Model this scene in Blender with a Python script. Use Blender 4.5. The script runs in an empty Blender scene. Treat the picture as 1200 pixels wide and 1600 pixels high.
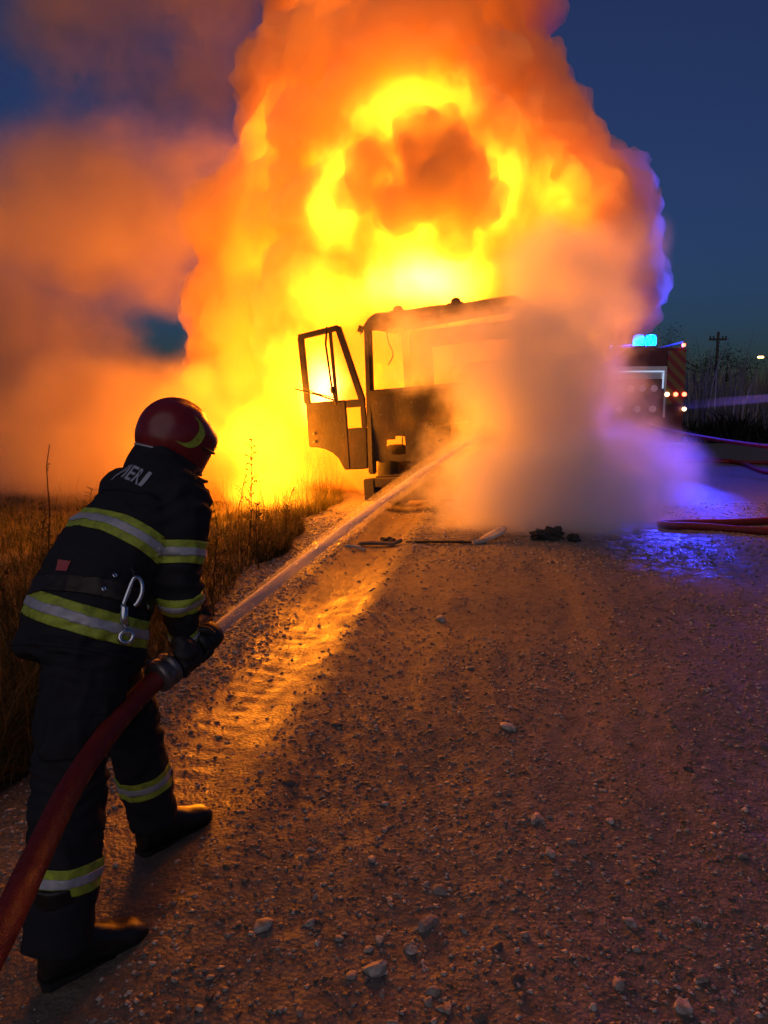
import bpy, bmesh, math, random
import numpy as np
from mathutils import Vector, Matrix, noise as mnoise

scene = bpy.context.scene
COL = scene.collection
R = math.radians

# ---------------------------------------------------------------- camera
cam = bpy.data.cameras.new('camera')
cam.sensor_fit = 'VERTICAL'; cam.sensor_height = 36.0; cam.lens = 26.5
cam.clip_start = 0.05; cam.clip_end = 6000
camo = bpy.data.objects.new('camera', cam); COL.objects.link(camo)
camo.location = (0, 0, 1.6); camo.rotation_euler = (R(90 - 8.3), 0, 0)
scene.camera = camo

# ---------------------------------------------------------------- dusk sky
SUN_EL, SUN_ROT = R(2.0), R(180)
w = bpy.data.worlds.new('World'); scene.world = w; w.use_nodes = True
nt = w.node_tree; nt.nodes.clear()
sky = nt.nodes.new('ShaderNodeTexSky'); sky.sky_type = 'NISHITA'; sky.sun_disc = False
sky.sun_elevation = SUN_EL; sky.sun_rotation = SUN_ROT; sky.altitude = 100
sky.air_density = 1.0; sky.dust_density = 0.6; sky.ozone_density = 6.0
hs = nt.nodes.new('ShaderNodeHueSaturation'); hs.inputs['Saturation'].default_value = 0.86; hs.inputs['Hue'].default_value = 0.510
bgn = nt.nodes.new('ShaderNodeBackground'); bgn.inputs['Strength'].default_value = 0.088
wo = nt.nodes.new('ShaderNodeOutputWorld')
nt.links.new(sky.outputs[0], hs.inputs['Color']); nt.links.new(hs.outputs[0], bgn.inputs['Color'])
nt.links.new(bgn.outputs[0], wo.inputs['Surface'])

# the last of the light after sunset: a very weak, very soft sun from the bright part of the dusk sky
sl = bpy.data.lights.new('dusk_sun', 'SUN'); sl.energy = 0.38; sl.angle = R(70); sl.color = (1.0, 0.84, 0.76)
slo = bpy.data.objects.new('dusk_sun', sl); COL.objects.link(slo)
slo.rotation_euler = (R(52), 0, R(-15))

# ---------------------------------------------------------------- fire light: lamps for the flames, plus added fills for steam and smoke
FIRE = (1.0, 0.25, 0.007)
def lamp(name, loc, watts, radius, color):
    l = bpy.data.lights.new(name, 'POINT'); l.energy = watts; l.shadow_soft_size = radius; l.color = color
    o = bpy.data.objects.new(name, l); COL.objects.link(o); o.location = loc
    return o
lamp('steam_fill_front', (1.0, 10.45, 1.3), 40, 0.2, FIRE)  # fill added in front of the grille to brighten the steam
lamp('steam_fill_side', (2.6, 10.9, 2.2), 170, 0.25, FIRE)  # unseen fill added beside the cab, lifts the dark core of the steam
lamp('plume_fill_right', (2.9, 13.0, 5.0), 420, 0.6, FIRE)  # added fill that turns the plume's right flank orange
lamp('flame_light_ground', (-1.9, 11.7, 0.9), 1900, 0.5, FIRE)
lamp('smoke_fill_left', (-2.9, 12.2, 2.4), 480, 0.5, FIRE)  # fill added in the air left of the flames, warms drifting smoke and column edge
lamp('flame_light_roof', (1.2, 12.6, 3.8), 1000, 0.6, FIRE)
lamp('flame_light_column', (0.4, 13.6, 6.4), 1500, 0.7, FIRE)
lamp('flame_light_top', (0.6, 14.0, 9.8), 2400, 0.8, FIRE)
# ---------------------------------------------------------------- render settings
scene.render.engine = 'CYCLES'
cy = scene.cycles
cy.max_bounces = 8; cy.diffuse_bounces = 2; cy.glossy_bounces = 2; cy.transmission_bounces = 2
cy.volume_bounces = 4; cy.transparent_max_bounces = 8
cy.use_denoising = True; cy.denoiser = 'OPENIMAGEDENOISE'
cy.sample_clamp_indirect = 4.0; cy.sample_clamp_direct = 60.0
cy.volume_step_rate = 1.0; cy.volume_max_steps = 192
cy.use_adaptive_sampling = True; cy.adaptive_threshold = 0.03; cy.time_limit = 1050
vs = scene.view_settings
vs.view_transform = 'Standard'; vs.look = 'None'; vs.exposure = 0.0; vs.gamma = 1.0; vs.use_curve_mapping = False
# ================================================================ helpers
rng = random.Random(7)
def tag(o, label=None, cat=None, group=None, kind=None):
    for k, v in (('label', label), ('category', cat), ('group', group), ('kind', kind)):
        if v: o[k] = v
    return o
def empty(name, loc=(0, 0, 0), rz=0.0):
    o = bpy.data.objects.new(name, None); COL.objects.link(o)
    o.location = loc; o.rotation_euler = (0, 0, rz); o.empty_display_size = 0.2
    return o
def obj(name, me, mat=None, parent=None):
    o = bpy.data.objects.new(name, me); COL.objects.link(o)
    if mat is not None and not me.materials:
        for m in (mat if isinstance(mat, (list, tuple)) else [mat]): me.materials.append(m)
    if parent is not None: o.parent = parent
    return o
def mesh_from(name, verts, faces, smooth=False):
    me = bpy.data.meshes.new(name); me.from_pydata([tuple(v) for v in verts], [], faces); me.update()
    if smooth: me.polygons.foreach_set('use_smooth', [True] * len(me.polygons))
    return me
class MB:
    """collects solid pieces of ONE part"""
    def __init__(s): s.v = []; s.f = []
    def add(s, vs, fs):
        n = len(s.v); s.v += [Vector(v) for v in vs]; s.f += [tuple(i + n for i in f) for f in fs]; return s
    def box(s, a, b, M=None):
        x0, y0, z0 = a; x1, y1, z1 = b
        vs = [Vector(q) for q in ((x0,y0,z0),(x1,y0,z0),(x1,y1,z0),(x0,y1,z0),(x0,y0,z1),(x1,y0,z1),(x1,y1,z1),(x0,y1,z1))]
        if M is not None: vs = [M @ q for q in vs]
        return s.add(vs, [(3,2,1,0),(4,5,6,7),(0,1,5,4),(1,2,6,5),(2,3,7,6),(3,0,4,7)])
    def tube(s, pts, r, n=10, closed=False, cap=True, flat=None):
        """swept tube; r a number or list; flat=(sx,sz) squashes"""
        pts = [Vector(p) for p in pts]; m = len(pts)
        rs = r if isinstance(r, (list, tuple)) else [r] * m
        vs = []; up = None
        for i, p in enumerate(pts):
            if closed: t = pts[(i + 1) % m] - pts[i - 1]
            else: t = pts[min(i + 1, m - 1)] - pts[max(i - 1, 0)]
            if t.length < 1e-9: t = Vector((0, 0, 1))
            t.normalize()
            if up is None:
                up = Vector((0, 0, 1)) if abs(t.z) < 0.9 else Vector((1, 0, 0))
            a = t.cross(up).normalized(); b = a.cross(t).normalized(); up = b
            for k in range(n):
                q = 2 * math.pi * k / n
                ca, sb = math.cos(q), math.sin(q)
                if flat: ca *= flat[0]; sb *= flat[1]
                vs.append(p + a * ca * rs[i] + b * sb * rs[i])
        fs = []
        rg = m if closed else m - 1
        for i in range(rg):
            j = (i + 1) % m
            for k in range(n):
                l = (k + 1) % n
                fs.append((i*n+k, i*n+l, j*n+l, j*n+k))
        if cap and not closed:
            fs.append(tuple(range(n))[::-1]); fs.append(tuple((m-1)*n + k for k in range(n)))
        return s.add(vs, fs)
    def loft(s, rings, cap=True):
        n = len(rings[0]); vs = [v for r_ in rings for v in r_]; fs = []
        for i in range(len(rings) - 1):
            for k in range(n):
                l = (k + 1) % n
                fs.append((i*n+k, i*n+l, (i+1)*n+l, (i+1)*n+k))
        if cap:
            fs.append(tuple(range(n))[::-1]); fs.append(tuple((len(rings)-1)*n + k for k in range(n)))
        return s.add(vs, fs)
    def prism(s, outline, y0, y1, M=None):
        """outline [(x,z)] extruded along y"""
        n = len(outline)
        vs = [Vector((x, y0, z)) for x, z in outline] + [Vector((x, y1, z)) for x, z in outline]
        if M is not None: vs = [M @ q for q in vs]
        fs = [tuple(range(n)), tuple(range(n, 2*n))[::-1]] + [((k+1) % n, k, n + k, n + (k+1) % n) for k in range(n)]
        return s.add(vs, fs)
    def lathe(s, prof, n=20, M=None):
        """prof [(r, h)] round z"""
        vs = []
        for r_, h in prof:
            for k in range(n):
                q = 2*math.pi*k/n; vs.append(Vector((r_*math.cos(q), r_*math.sin(q), h)))
        if M is not None: vs = [M @ v for v in vs]
        fs = []
        for i in range(len(prof) - 1):
            for k in range(n):
                l = (k+1) % n; fs.append((i*n+k, i*n+l, (i+1)*n+l, (i+1)*n+k))
        fs.append(tuple(range(n))[::-1]); fs.append(tuple((len(prof)-1)*n + k for k in range(n)))
        return s.add(vs, fs)
    def build(s, name, mat=None, parent=None, smooth=False, bevel=0.0, xf=None):
        vs = s.v if xf is None else [xf @ v for v in s.v]
        me = mesh_from(name, vs, s.f, smooth)
        bm = bmesh.new(); bm.from_mesh(me)
        bmesh.ops.recalc_face_normals(bm, faces=bm.faces)
        if bevel:
            es = [e for e in bm.edges if len(e.link_faces) == 2 and e.calc_face_angle(0) > 0.5]
            bmesh.ops.bevel(bm, geom=es, offset=bevel, segments=2, affect='EDGES', clamp_overlap=True)
        bm.to_mesh(me); bm.free()
        if smooth: me.polygons.foreach_set('use_smooth', [True] * len(me.polygons))
        return obj(name, me, mat, parent)
def sphere_pts(c, r, sub=2, sc=(1, 1, 1)):
    bm = bmesh.new(); bmesh.ops.create_icosphere(bm, subdivisions=sub, radius=1.0)
    vs = [Vector((v.co.x*r*sc[0] + c[0], v.co.y*r*sc[1] + c[1], v.co.z*r*sc[2] + c[2])) for v in bm.verts]
    fs = [tuple(v.index for v in f.verts) for f in bm.faces]; bm.free()
    return vs, fs
def evaluated(me, mods):
    """apply a list of (type, settings) modifiers to a mesh"""
    t = bpy.data.objects.new('tmp', me); COL.objects.link(t)
    for ty, st in mods:
        m = t.modifiers.new('m', ty)
        for k, v in st.items(): setattr(m, k, v)
    dg = bpy.context.evaluated_depsgraph_get(); dg.update()
    out = bpy.data.meshes.new_from_object(t.evaluated_get(dg), depsgraph=dg)
    bpy.data.objects.remove(t)
    return out
def tex(kind, size, **kw):
    t = bpy.data.textures.new(kind, kind); t.noise_scale = size
    for k, v in kw.items(): setattr(t, k, v)
    return t
# ---- node materials
class NM:
    def __init__(s, name):
        s.m = bpy.data.materials.new(name); s.m.use_nodes = True; s.t = s.m.node_tree; s.t.nodes.clear()
        s.out = s.t.nodes.new('ShaderNodeOutputMaterial')
    def n(s, ty, **kw):
        x = s.t.nodes.new(ty)
        for k, v in kw.items(): setattr(x, k, v)
        return x
    def l(s, a, b): s.t.links.new(a, b)
    def val(s, sock, v):
        if hasattr(v, 'node'): s.l(v, sock)
        elif v is not None: sock.default_value = v
    def math(s, op, a, b=None, c=None, clamp=False):
        x = s.n('ShaderNodeMath', operation=op, use_clamp=clamp)
        for i, v in enumerate((a, b, c)): s.val(x.inputs[i], v) if v is not None else None
        return x.outputs[0]
    def coord(s, which='Object'): return s.n('ShaderNodeTexCoord').outputs[which]
    def geo(s, which='Position'): return s.n('ShaderNodeNewGeometry').outputs[which]
    def mapping(s, vec, scale=(1, 1, 1), loc=(0, 0, 0), rot=(0, 0, 0)):
        x = s.n('ShaderNodeMapping'); s.l(vec, x.inputs['Vector'])
        x.inputs['Scale'].default_value = scale; x.inputs['Location'].default_value = loc; x.inputs['Rotation'].default_value = rot
        return x.outputs[0]
    def noise(s, vec, scale, detail=4, rough=0.55, dist=0.0, out='Fac'):
        x = s.n('ShaderNodeTexNoise'); s.l(vec, x.inputs['Vector'])
        x.inputs['Scale'].default_value = scale; x.inputs['Detail'].default_value = detail
        x.inputs['Roughness'].default_value = rough; x.inputs['Distortion'].default_value = dist
        return x.outputs[out]
    def voronoi(s, vec, scale, feature='F1', out='Distance'):
        x = s.n('ShaderNodeTexVoronoi', feature=feature); s.l(vec, x.inputs['Vector']); x.inputs['Scale'].default_value = scale
        return x.outputs[out]
    def ramp(s, fac, stops, interp='LINEAR'):
        x = s.n('ShaderNodeValToRGB'); x.color_ramp.interpolation = interp
        while len(x.color_ramp.elements) > 1: x.color_ramp.elements.remove(x.color_ramp.elements[-1])
        for i, (p, c) in enumerate(stops):
            e = x.color_ramp.elements[0] if i == 0 else x.color_ramp.elements.new(p)
            e.position = p; e.color = (*c, 1) if not isinstance(c, (int, float)) else (c, c, c, 1)
        s.val(x.inputs[0], fac); return x.outputs[0]
    def mapr(s, v, a, b, c=0.0, d=1.0, smooth=False):
        x = s.n('ShaderNodeMapRange', interpolation_type='SMOOTHSTEP' if smooth else 'LINEAR'); s.val(x.inputs[0], v)
        for i, q in enumerate((a, b, c, d)): s.val(x.inputs[i+1], q)
        return x.outputs[0]
    def mix(s, fac, a, b):
        x = s.n('ShaderNodeMix', data_type='RGBA'); s.val(x.inputs[0], fac)
        for i, q in ((6, a), (7, b)):
            if hasattr(q, 'node'): s.l(q, x.inputs[i])
            else: x.inputs[i].default_value = (*q, 1)
        return x.outputs[2]
    def bump(s, h, strength=0.5, dist=0.02, normal=None):
        x = s.n('ShaderNodeBump'); x.inputs['Strength'].default_value = strength; x.inputs['Distance'].default_value = dist
        s.l(h, x.inputs['Height'])
        if normal is not None: s.l(normal, x.inputs['Normal'])
        return x.outputs[0]
    def bsdf(s, color, rough=0.6, metal=0.0, normal=None, spec=None, emit=None, estr=0.0, **kw):
        b = s.n('ShaderNodeBsdfPrincipled')
        if hasattr(color, 'node'): s.l(color, b.inputs['Base Color'])
        else: b.inputs['Base Color'].default_value = (*color, 1)
        s.val(b.inputs['Roughness'], rough); s.val(b.inputs['Metallic'], metal)
        if normal is not None: s.l(normal, b.inputs['Normal'])
        if spec is not None: s.val(b.inputs['Specular IOR Level'], spec)
        if emit is not None:
            b.inputs['Emission Color'].default_value = (*emit, 1); b.inputs['Emission Strength'].default_value = estr
        for k, v in kw.items(): s.val(b.inputs[k], v)
        s.l(b.outputs[0], s.out.inputs['Surface']); return s.m
def spline(pts, n=8):
    pts = [Vector(p) for p in pts]; out = []
    for i in range(len(pts)-1):
        a = pts[max(i-1, 0)]; b = pts[i]; c_ = pts[i+1]; d = pts[min(i+2, len(pts)-1)]
        for j in range(n):
            t = j/n; out.append(.5*((2*b) + (c_-a)*t + (2*a-5*b+4*c_-d)*t*t + (3*b-a-3*c_+d)*t**3))
    return out + [pts[-1]]
# ================================================================ ground: one sheet, dense near the road, sparse to the horizon
NPR = np.random.RandomState(11)
_perm = NPR.rand(256, 256)
def vnoise(x, y, s):
    x = np.asarray(x, float)*s; y = np.asarray(y, float)*s
    xi = np.floor(x).astype(int); yi = np.floor(y).astype(int); fx = x - xi; fy = y - yi
    fx = fx*fx*(3-2*fx); fy = fy*fy*(3-2*fy)
    g = lambda a, b: _perm[a & 255, b & 255]
    return (g(xi, yi)*(1-fx)+g(xi+1, yi)*fx)*(1-fy) + (g(xi, yi+1)*(1-fx)+g(xi+1, yi+1)*fx)*fy
def edge_x(y):           # left edge of the road
    return -1.62 + 0.075*np.clip(y, 0, 40) + 0.10*np.sin(y*1.7) + 0.05*np.sin(y*4.1+1)
def track_x(y):          # left wheel track
    return -1.32 + 0.145*np.clip(y, 0, 30)
def bell(d, w): return np.exp(-(d/w)**2)
def ground_h(x, y):
    x = np.asarray(x, float); y = np.asarray(y, float)
    near = np.clip(1.6 - np.hypot(x, y-4)/14, 0, 1)
    h = 0.05*(vnoise(x, y, 0.35)-0.5)*near + 0.05*(vnoise(x+9, y, 1.3)-0.5)*near
    h += (0.014*(vnoise(x-.145*y, y*.12+5, 6.5)-0.5) + 0.008*(vnoise(x, y*.45+5, 4.5)-0.5) + 0.006*(vnoise(x+3, y*.6, 13)-0.5) + 0.0045*(vnoise(x, y+7, 37)-0.5))*near
    t = track_x(y)
    h -= (0.035*bell(x-t, 0.24) + 0.025*bell(x-t-1.85, 0.28))*near
    h += (0.025*bell(x-t-0.40, 0.12) + 0.02*bell(x-t+0.36, .10))*near
    # tread marks pressed across the left track
    h += 0.0022*np.sin((y + 0.35*x)*50 + 5*vnoise(x, y, 3))*bell(x-t, 0.15)*np.clip((y-2.2), 0, 1)*np.clip((9-y)/3, 0, 1)
    e = edge_x(y) - x
    v = np.clip(e/0.7, 0, 1); v = v*v*(3-2*v)
    h += v*(0.10 + 0.10*(vnoise(x, y, 0.9)-0.5) + 0.08*(vnoise(x, y, 2.7)-0.5))
    d_ = np.clip((e-0.3)/2.0, 0, 1)*np.clip((y-3.5)/4.0, 0, 1); h -= 0.34*d_*d_*(3-2*d_)
    return h
def graded(a, b, s0, g, lim):
    out = [a]; s_ = s0
    while out[-1] < b:
        s_ = min(s_*g, lim) if s_ < lim else s_*1.0
        out.append(out[-1] + s_)
    return out
ys = [-60, -20, -8, -3, -1, 0, 0.6]
y_ = 1.0
while y_ < 2500:
    ys.append(y_); y_ += max(0.012, 0.0062*y_) if y_ < 16 else (y_*0.03 if y_ < 60 else y_*0.2)
xs = []; x_ = 0.3
while x_ < 2500:
    xs.append(x_); x_ += 0.017 if x_ < 1.8 else (0.017 + 0.03*(x_-1.8) if x_ < 12 else x_*0.18)
xl = []; x_ = 0.3
while x_ > -2500:
    xl.append(x_); x_ -= 0.017 if x_ > -1.8 else (0.017 + 0.03*(-1.8-x_) if x_ > -12 else -x_*0.18)
xs = np.array(xl[::-1][:-1] + xs); ys = np.array(ys)
gx, gy = np.meshgrid(xs, ys); gz = ground_h(gx, gy)
nx, ny = len(xs), len(ys)
V = np.stack([gx, gy, gz], -1).reshape(-1, 3)
idx = np.arange(nx*ny).reshape(ny, nx)
Fq = np.stack([idx[:-1, :-1], idx[:-1, 1:], idx[1:, 1:], idx[1:, :-1]], -1).reshape(-1, 4)
gme = bpy.data.meshes.new('ground'); gme.vertices.add(len(V)); gme.vertices.foreach_set('co', V.ravel())
gme.loops.add(Fq.size); gme.loops.foreach_set('vertex_index', Fq.ravel().astype(np.int32))
gme.polygons.add(len(Fq)); gme.polygons.foreach_set('loop_start', np.arange(0, Fq.size, 4, dtype=np.int32))
gme.update(); gme.validate(); gme.polygons.foreach_set('use_smooth', [True]*len(gme.polygons))

k = NM('dirt_road')
P = k.geo()
sep = k.n('ShaderNodeSeparateXYZ'); k.l(P, sep.inputs[0]); X, Y = sep.outputs['X'], sep.outputs['Y']
tr = k.math('SUBTRACT', X, k.math('ADD', k.math('MULTIPLY', Y, 0.145), -1.32))
rut = k.mapr(k.math('ABSOLUTE', k.math('ADD', tr, k.math('MULTIPLY', k.math('SUBTRACT', k.noise(P, 2.5, 3), 0.5), 0.3))), 0.16, 0.42, 1.0, 0.0, True)
ed = k.math('SUBTRACT', k.math('ADD', k.math('MULTIPLY', k.math('MINIMUM', Y, 40.0), 0.075), -1.62), X)
grassy = k.mapr(k.math('ADD', ed, k.math('MULTIPLY', k.math('SUBTRACT', k.noise(P, 1.6, 4), 0.5), 0.7)), 0.0, 0.45)
big = k.noise(k.mapping(P, (3.2, .32, 1), rot=(0, 0, R(8.2))), 0.9, 6, 0.62); fine = k.noise(P, 22, 5, 0.7); grit = k.voronoi(P, 60, 'F1', 'Color'); gd = k.voronoi(P, 60)
c = k.mix(big, (0.055, 0.047, 0.040), (0.115, 0.097, 0.083))
c = k.mix(k.mapr(fine, 0.35, 0.7), c, (0.19, 0.165, 0.142))
gs = k.n('ShaderNodeSeparateColor'); k.l(grit, gs.inputs[0])
speck = k.math('MULTIPLY', k.mapr(gd, 0.0, 0.35, 1.0, 0.0), k.math('GREATER_THAN', gs.outputs[0], 0.72))
c = k.mix(k.math('MULTIPLY', speck, 0.6), c, (0.36, 0.32, 0.29))
c = k.mix(k.math('MULTIPLY', rut, 0.55), c, (0.13, 0.095, 0.07))
c = k.mix(grassy, c, k.mix(k.noise(P, 5, 4), (0.045, 0.036, 0.018), (0.11, 0.085, 0.045)))
# standing water: puddles and wet soil on the run-off from the pump
wetn = k.noise(P, 6.0, 4, 0.65)
dx = k.math('SUBTRACT', X, 3.1); dy = k.math('MULTIPLY', k.math('SUBTRACT', Y, 8.2), 0.45)
wr = k.math('SQRT', k.math('ADD', k.math('MULTIPLY', dx, dx), k.math('MULTIPLY', dy, dy)))
wet = k.math('MULTIPLY', k.mapr(wr, 0.25, 1.1, 1.0, 0.0, True), k.mapr(wetn, 0.46, 0.56))
rough = k.math('SUBTRACT', k.mapr(k.noise(P, 9, 4), 0.3, 0.7, 0.62, 0.9), k.math('MULTIPLY', rut, 0.25))
rough = k.math('SUBTRACT', rough, k.math('MULTIPLY', wet, 0.72), clamp=True)
rough = k.math('MAXIMUM', rough, 0.10)
c = k.mix(k.math('MULTIPLY', wet, 0.5), c, (0.05, 0.04, 0.035))
hgt = k.math('ADD', k.math('MULTIPLY', fine, 0.5), k.math('MULTIPLY', gd, -0.5))
hgt = k.math('ADD', hgt, k.math('MULTIPLY', k.noise(P, 120, 3, 0.7), 0.25))
nrm = k.bump(hgt, 0.55, 0.012)
GROUND_MAT = k.bsdf(c, rough, 0.0, nrm, spec=0.5)
ground = tag(obj('dirt_road', gme, GROUND_MAT), 'rutted brown dirt road strewn with gravel and its grassy verge', 'road', kind='structure')

# ---- stones: the larger ones one by one, the fine gravel as one mass
def stone_mesh(seed, sub=2, flat=0.55):
    q = random.Random(seed); bm = bmesh.new(); bmesh.ops.create_icosphere(bm, subdivisions=sub, radius=1.0)
    ax = [Vector((q.gauss(0, 1), q.gauss(0, 1), q.gauss(0, 1))).normalized() for _ in range(13)]; dd = [q.uniform(0.5, 0.8) for _ in ax]
    for v in bm.verts:
        p = v.co.copy()
        for a, d in zip(ax, dd):               # knock flat facets off
            s_ = p.dot(a)
            if s_ > d: p -= a*(s_-d)*0.97
        p *= 1 + 0.10*mnoise.noise(v.co*1.7 + Vector((seed, 0, 0)))
        v.co = Vector((p.x*q.uniform(.98, 1.02), p.y*0.8, p.z*flat))
    me = bpy.data.meshes.new('stone'); bm.to_mesh(me); bm.free()
    if sub > 1: me.polygons.foreach_set('use_smooth', [q.random() < 0.25]*len(me.polygons))
    return me
def stone_mat(name, a, b):
    k = NM(name); oi = k.n('ShaderNodeObjectInfo'); P = k.geo()
    c = k.mix(oi.outputs['Random'], a, b)
    c = k.mix(k.mapr(k.noise(P, 40, 4, .65), .4, .7), c, (0.15, 0.11, 0.09))
    return k.bsdf(c, 0.7, 0, k.bump(k.noise(P, 90, 4, .7), 0.5, 0.006))
SM_PALE = stone_mat('pale_stone', (0.28, 0.24, 0.21), (0.55, 0.50, 0.46)); SM_DARK = stone_mat('dark_stone', (0.05, 0.045, 0.045), (0.13, 0.11, 0.10))
stone_meshes = []
for i in range(12):
    m = stone_mesh(i + 1, 2, [0.42, 0.32, 0.55][i % 3]); m.materials.append(SM_DARK if i % 4 == 3 else SM_PALE); stone_meshes.append(m)
def place_stone(x, y, r_, i, sink=0.35, flat=1.0):
    o = bpy.data.objects.new('stone', stone_meshes[i % 12]); COL.objects.link(o); o.parent = ground
    z = float(ground_h(x, y)); o.location = (x, y, z + r_*0.5*(1-2*sink)*0.6)
    o.rotation_euler = (rng.uniform(-.3, .3), rng.uniform(-.3, .3), rng.uniform(0, 6.28)); o.scale = (r_, r_*rng.uniform(.7, 1), r_*flat)
    return o
def pix_ground(px, py):
    u = (px-600)/1178; v = (800-py)/1178; p_ = R(8.3)
    t = 1.6/(math.sin(p_) - v*math.cos(p_)); return t*u, t*(math.cos(p_)+v*math.sin(p_))
known = [(668,1423,24,0),(410,1447,20,1),(588,1505,24,2),(549,1515,15,4),(485,1438,12,5),(640,1465,17,6),(688,1371,14,1),(808,1518,14,3),(748,1576,16,7),(795,1135,18,1),(860,1320,14,0),
         (525,1130,10,3),(450,1222,16,7),(955,1272,12,1),(843,1268,14,4),(968,1520,15,5),(1070,1560,18,2),(1100,1515,12,0),(985,1425,14,1),(1160,1335,10,6),(1020,1330,8,3),(1075,1200,9,3),
         (680,1535,14,6),(700,1560,14,0),(615,1590,12,5),(835,1270,12,0),(575,1470,10,1),(530,1460,9,2),(620,1340,8,3),(725,1435,8,0),(1165,1265,8,1),(440,1045,5,3),(500,1060,5,3),(505,1020,4,3),(690,968,14,1),(735,1045,9,4),(895,1045,6,0)]
for (px, py, w_, i) in known:
    x, y = pix_ground(px, py); d = math.hypot(y, 1.6); place_stone(x, y, w_/1178*d, i, 0.34)
n = 0
while n < 255:
    px, py = rng.uniform(40, 1230), 880 + 760*rng.random()**0.6
    x, y = pix_ground(px, py); t = float(track_x(y))
    if abs(x-t) < 0.3 and rng.random() < 0.85: continue
    if x < float(edge_x(y)) - 0.1: continue
    if rng.random() > 0.35 + 0.65*float(vnoise(x, y, 1.1)): continue
    place_stone(x, y, min(0.034, 0.006 + 0.010*rng.random() + 0.016*rng.random()**6)*(1 + .10*(y-2)), rng.randrange(12), rng.uniform(.25, .5)); n += 1
def pebble_mass(name, N, sampler, rmin, rmax, mat, seed):
    q = np.random.RandomState(seed)
    base = np.array([(1,0,0),(-1,0,0),(0,1,0),(0,-1,0),(0,0,1),(0,0,-1)], float)
    tri = np.array([(0,2,4),(2,1,4),(1,3,4),(3,0,4),(2,0,5),(1,2,5),(3,1,5),(0,3,5)])
    pts = sampler(q, N); N = len(pts)
    r_ = rmin + (rmax-rmin)*q.rand(N)**3
    r_ = r_*(0.7 + 0.16*pts[:, 1])
    v = base[None]*(1 + 0.5*(q.rand(N, 6, 1)-0.5))*r_[:, None, None]
    v[:, :, 2] *= 0.42; v[:, :, 0] *= (0.7 + 0.8*q.rand(N))[:, None]; v += (q.rand(N, 6, 3)-0.5)*r_[:, None, None]*0.5
    a = q.rand(N)*6.28; ca, sa = np.cos(a)[:, None], np.sin(a)[:, None]
    x = v[:, :, 0]*ca - v[:, :, 1]*sa; y = v[:, :, 0]*sa + v[:, :, 1]*ca
    z = ground_h(pts[:, 0], pts[:, 1])
    W = np.stack([x + pts[:, 0:1], y + pts[:, 1:2], v[:, :, 2] + (z + r_*0.18)[:, None]], -1).reshape(-1, 3)
    T = (tri[None] + (np.arange(N)*6)[:, None, None]).reshape(-1, 3)
    me = bpy.data.meshes.new(name); me.vertices.add(len(W)); me.vertices.foreach_set('co', W.ravel())
    me.loops.add(T.size); me.loops.foreach_set('vertex_index', T.ravel().astype(np.int32))
    me.polygons.add(len(T)); me.polygons.foreach_set('loop_start', np.arange(0, T.size, 3, dtype=np.int32)); me.update(); me.validate()
    return tag(obj(name, me, mat, ground), kind='stuff')
k = NM('gravel'); P = k.geo(); ri = k.geo('Random Per Island')
GRAVEL = k.bsdf(k.ramp(ri, [(0, (0.09, 0.08, 0.07)), (0.3, (0.20, 0.165, 0.145)), (0.75, (0.34, 0.29, 0.26)), (1, (0.55, 0.50, 0.46))]), 0.75)
def road_sampler(q, N):
    y = 1.1 + 11*q.rand(N*3)**1.6; x = (q.rand(N*3)-0.5)*1.25*(y+0.5) + 0.1
    t = track_x(y)
    keep = (q.rand(N*3) < 0.16 + 1.25*np.clip(vnoise(x, y, 0.9)-0.25, 0, 1)) & ((np.abs(x-t) > 0.28) | (q.rand(N*3) < 0.10)) & (x > edge_x(y)-.1)
    return np.stack([x[keep], y[keep]], -1)[:N]
pebble_mass('gravel', 60000, road_sampler, 0.0014, 0.0105, GRAVEL, 3)
def edge_sampler(q, N):
    y = 1.3 + 9*q.rand(N)**1.4; x = edge_x(y) + 0.16 + q.randn(N)*0.16
    return np.stack([x, y], -1)
pebble_mass('shoulder_gravel', 9000, edge_sampler, 0.003, 0.012, GRAVEL, 4)
# ================================================================ verge, field and far vegetation
def blades_mesh(name, pts, hmin, hmax, wid, lean, seed, segs=3, zf=None):
    q = np.random.RandomState(seed); N = len(pts)
    h = (hmin + (hmax-hmin)*q.rand(N)**1.5)*(0.45 + 1.15*vnoise(pts[:, 0]+3, pts[:, 1], 1.4)**1.3)
    a = q.rand(N)*6.28; ln = lean*(0.3 + q.rand(N))*h
    bx, by = np.cos(a), np.sin(a); px_, py_ = -by, bx
    z0 = ground_h(pts[:, 0], pts[:, 1]) - 0.01 if zf is None else zf(pts)
    rows = []
    for s_ in range(segs + 1):
        t = s_/segs; c_ = ln*t*t; zz = z0 + h*t*(1 - 0.25*lean*t); ww = wid*(0.6 + 0.8*((np.arange(N) % 7)/7))*(1-t*0.93)
        cx = pts[:, 0] + bx*c_; cy_ = pts[:, 1] + by*c_
        rows.append(np.stack([cx-px_*ww, cy_-py_*ww, zz], -1)); rows.append(np.stack([cx+px_*ww, cy_+py_*ww, zz], -1))
    W = np.stack(rows, 1); m = 2*(segs+1)
    base = np.array([(2*s_, 2*s_+1, 2*s_+3, 2*s_+2) for s_ in range(segs)])
    T = (base[None] + (np.arange(N)*m)[:, None, None]).reshape(-1, 4)
    me = bpy.data.meshes.new(name); W = W.reshape(-1, 3); me.vertices.add(len(W)); me.vertices.foreach_set('co', W.ravel())
    me.loops.add(T.size); me.loops.foreach_set('vertex_index', T.ravel().astype(np.int32))
    me.polygons.add(len(T)); me.polygons.foreach_set('loop_start', np.arange(0, T.size, 4, dtype=np.int32)); me.update(); me.validate()
    return me
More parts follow.
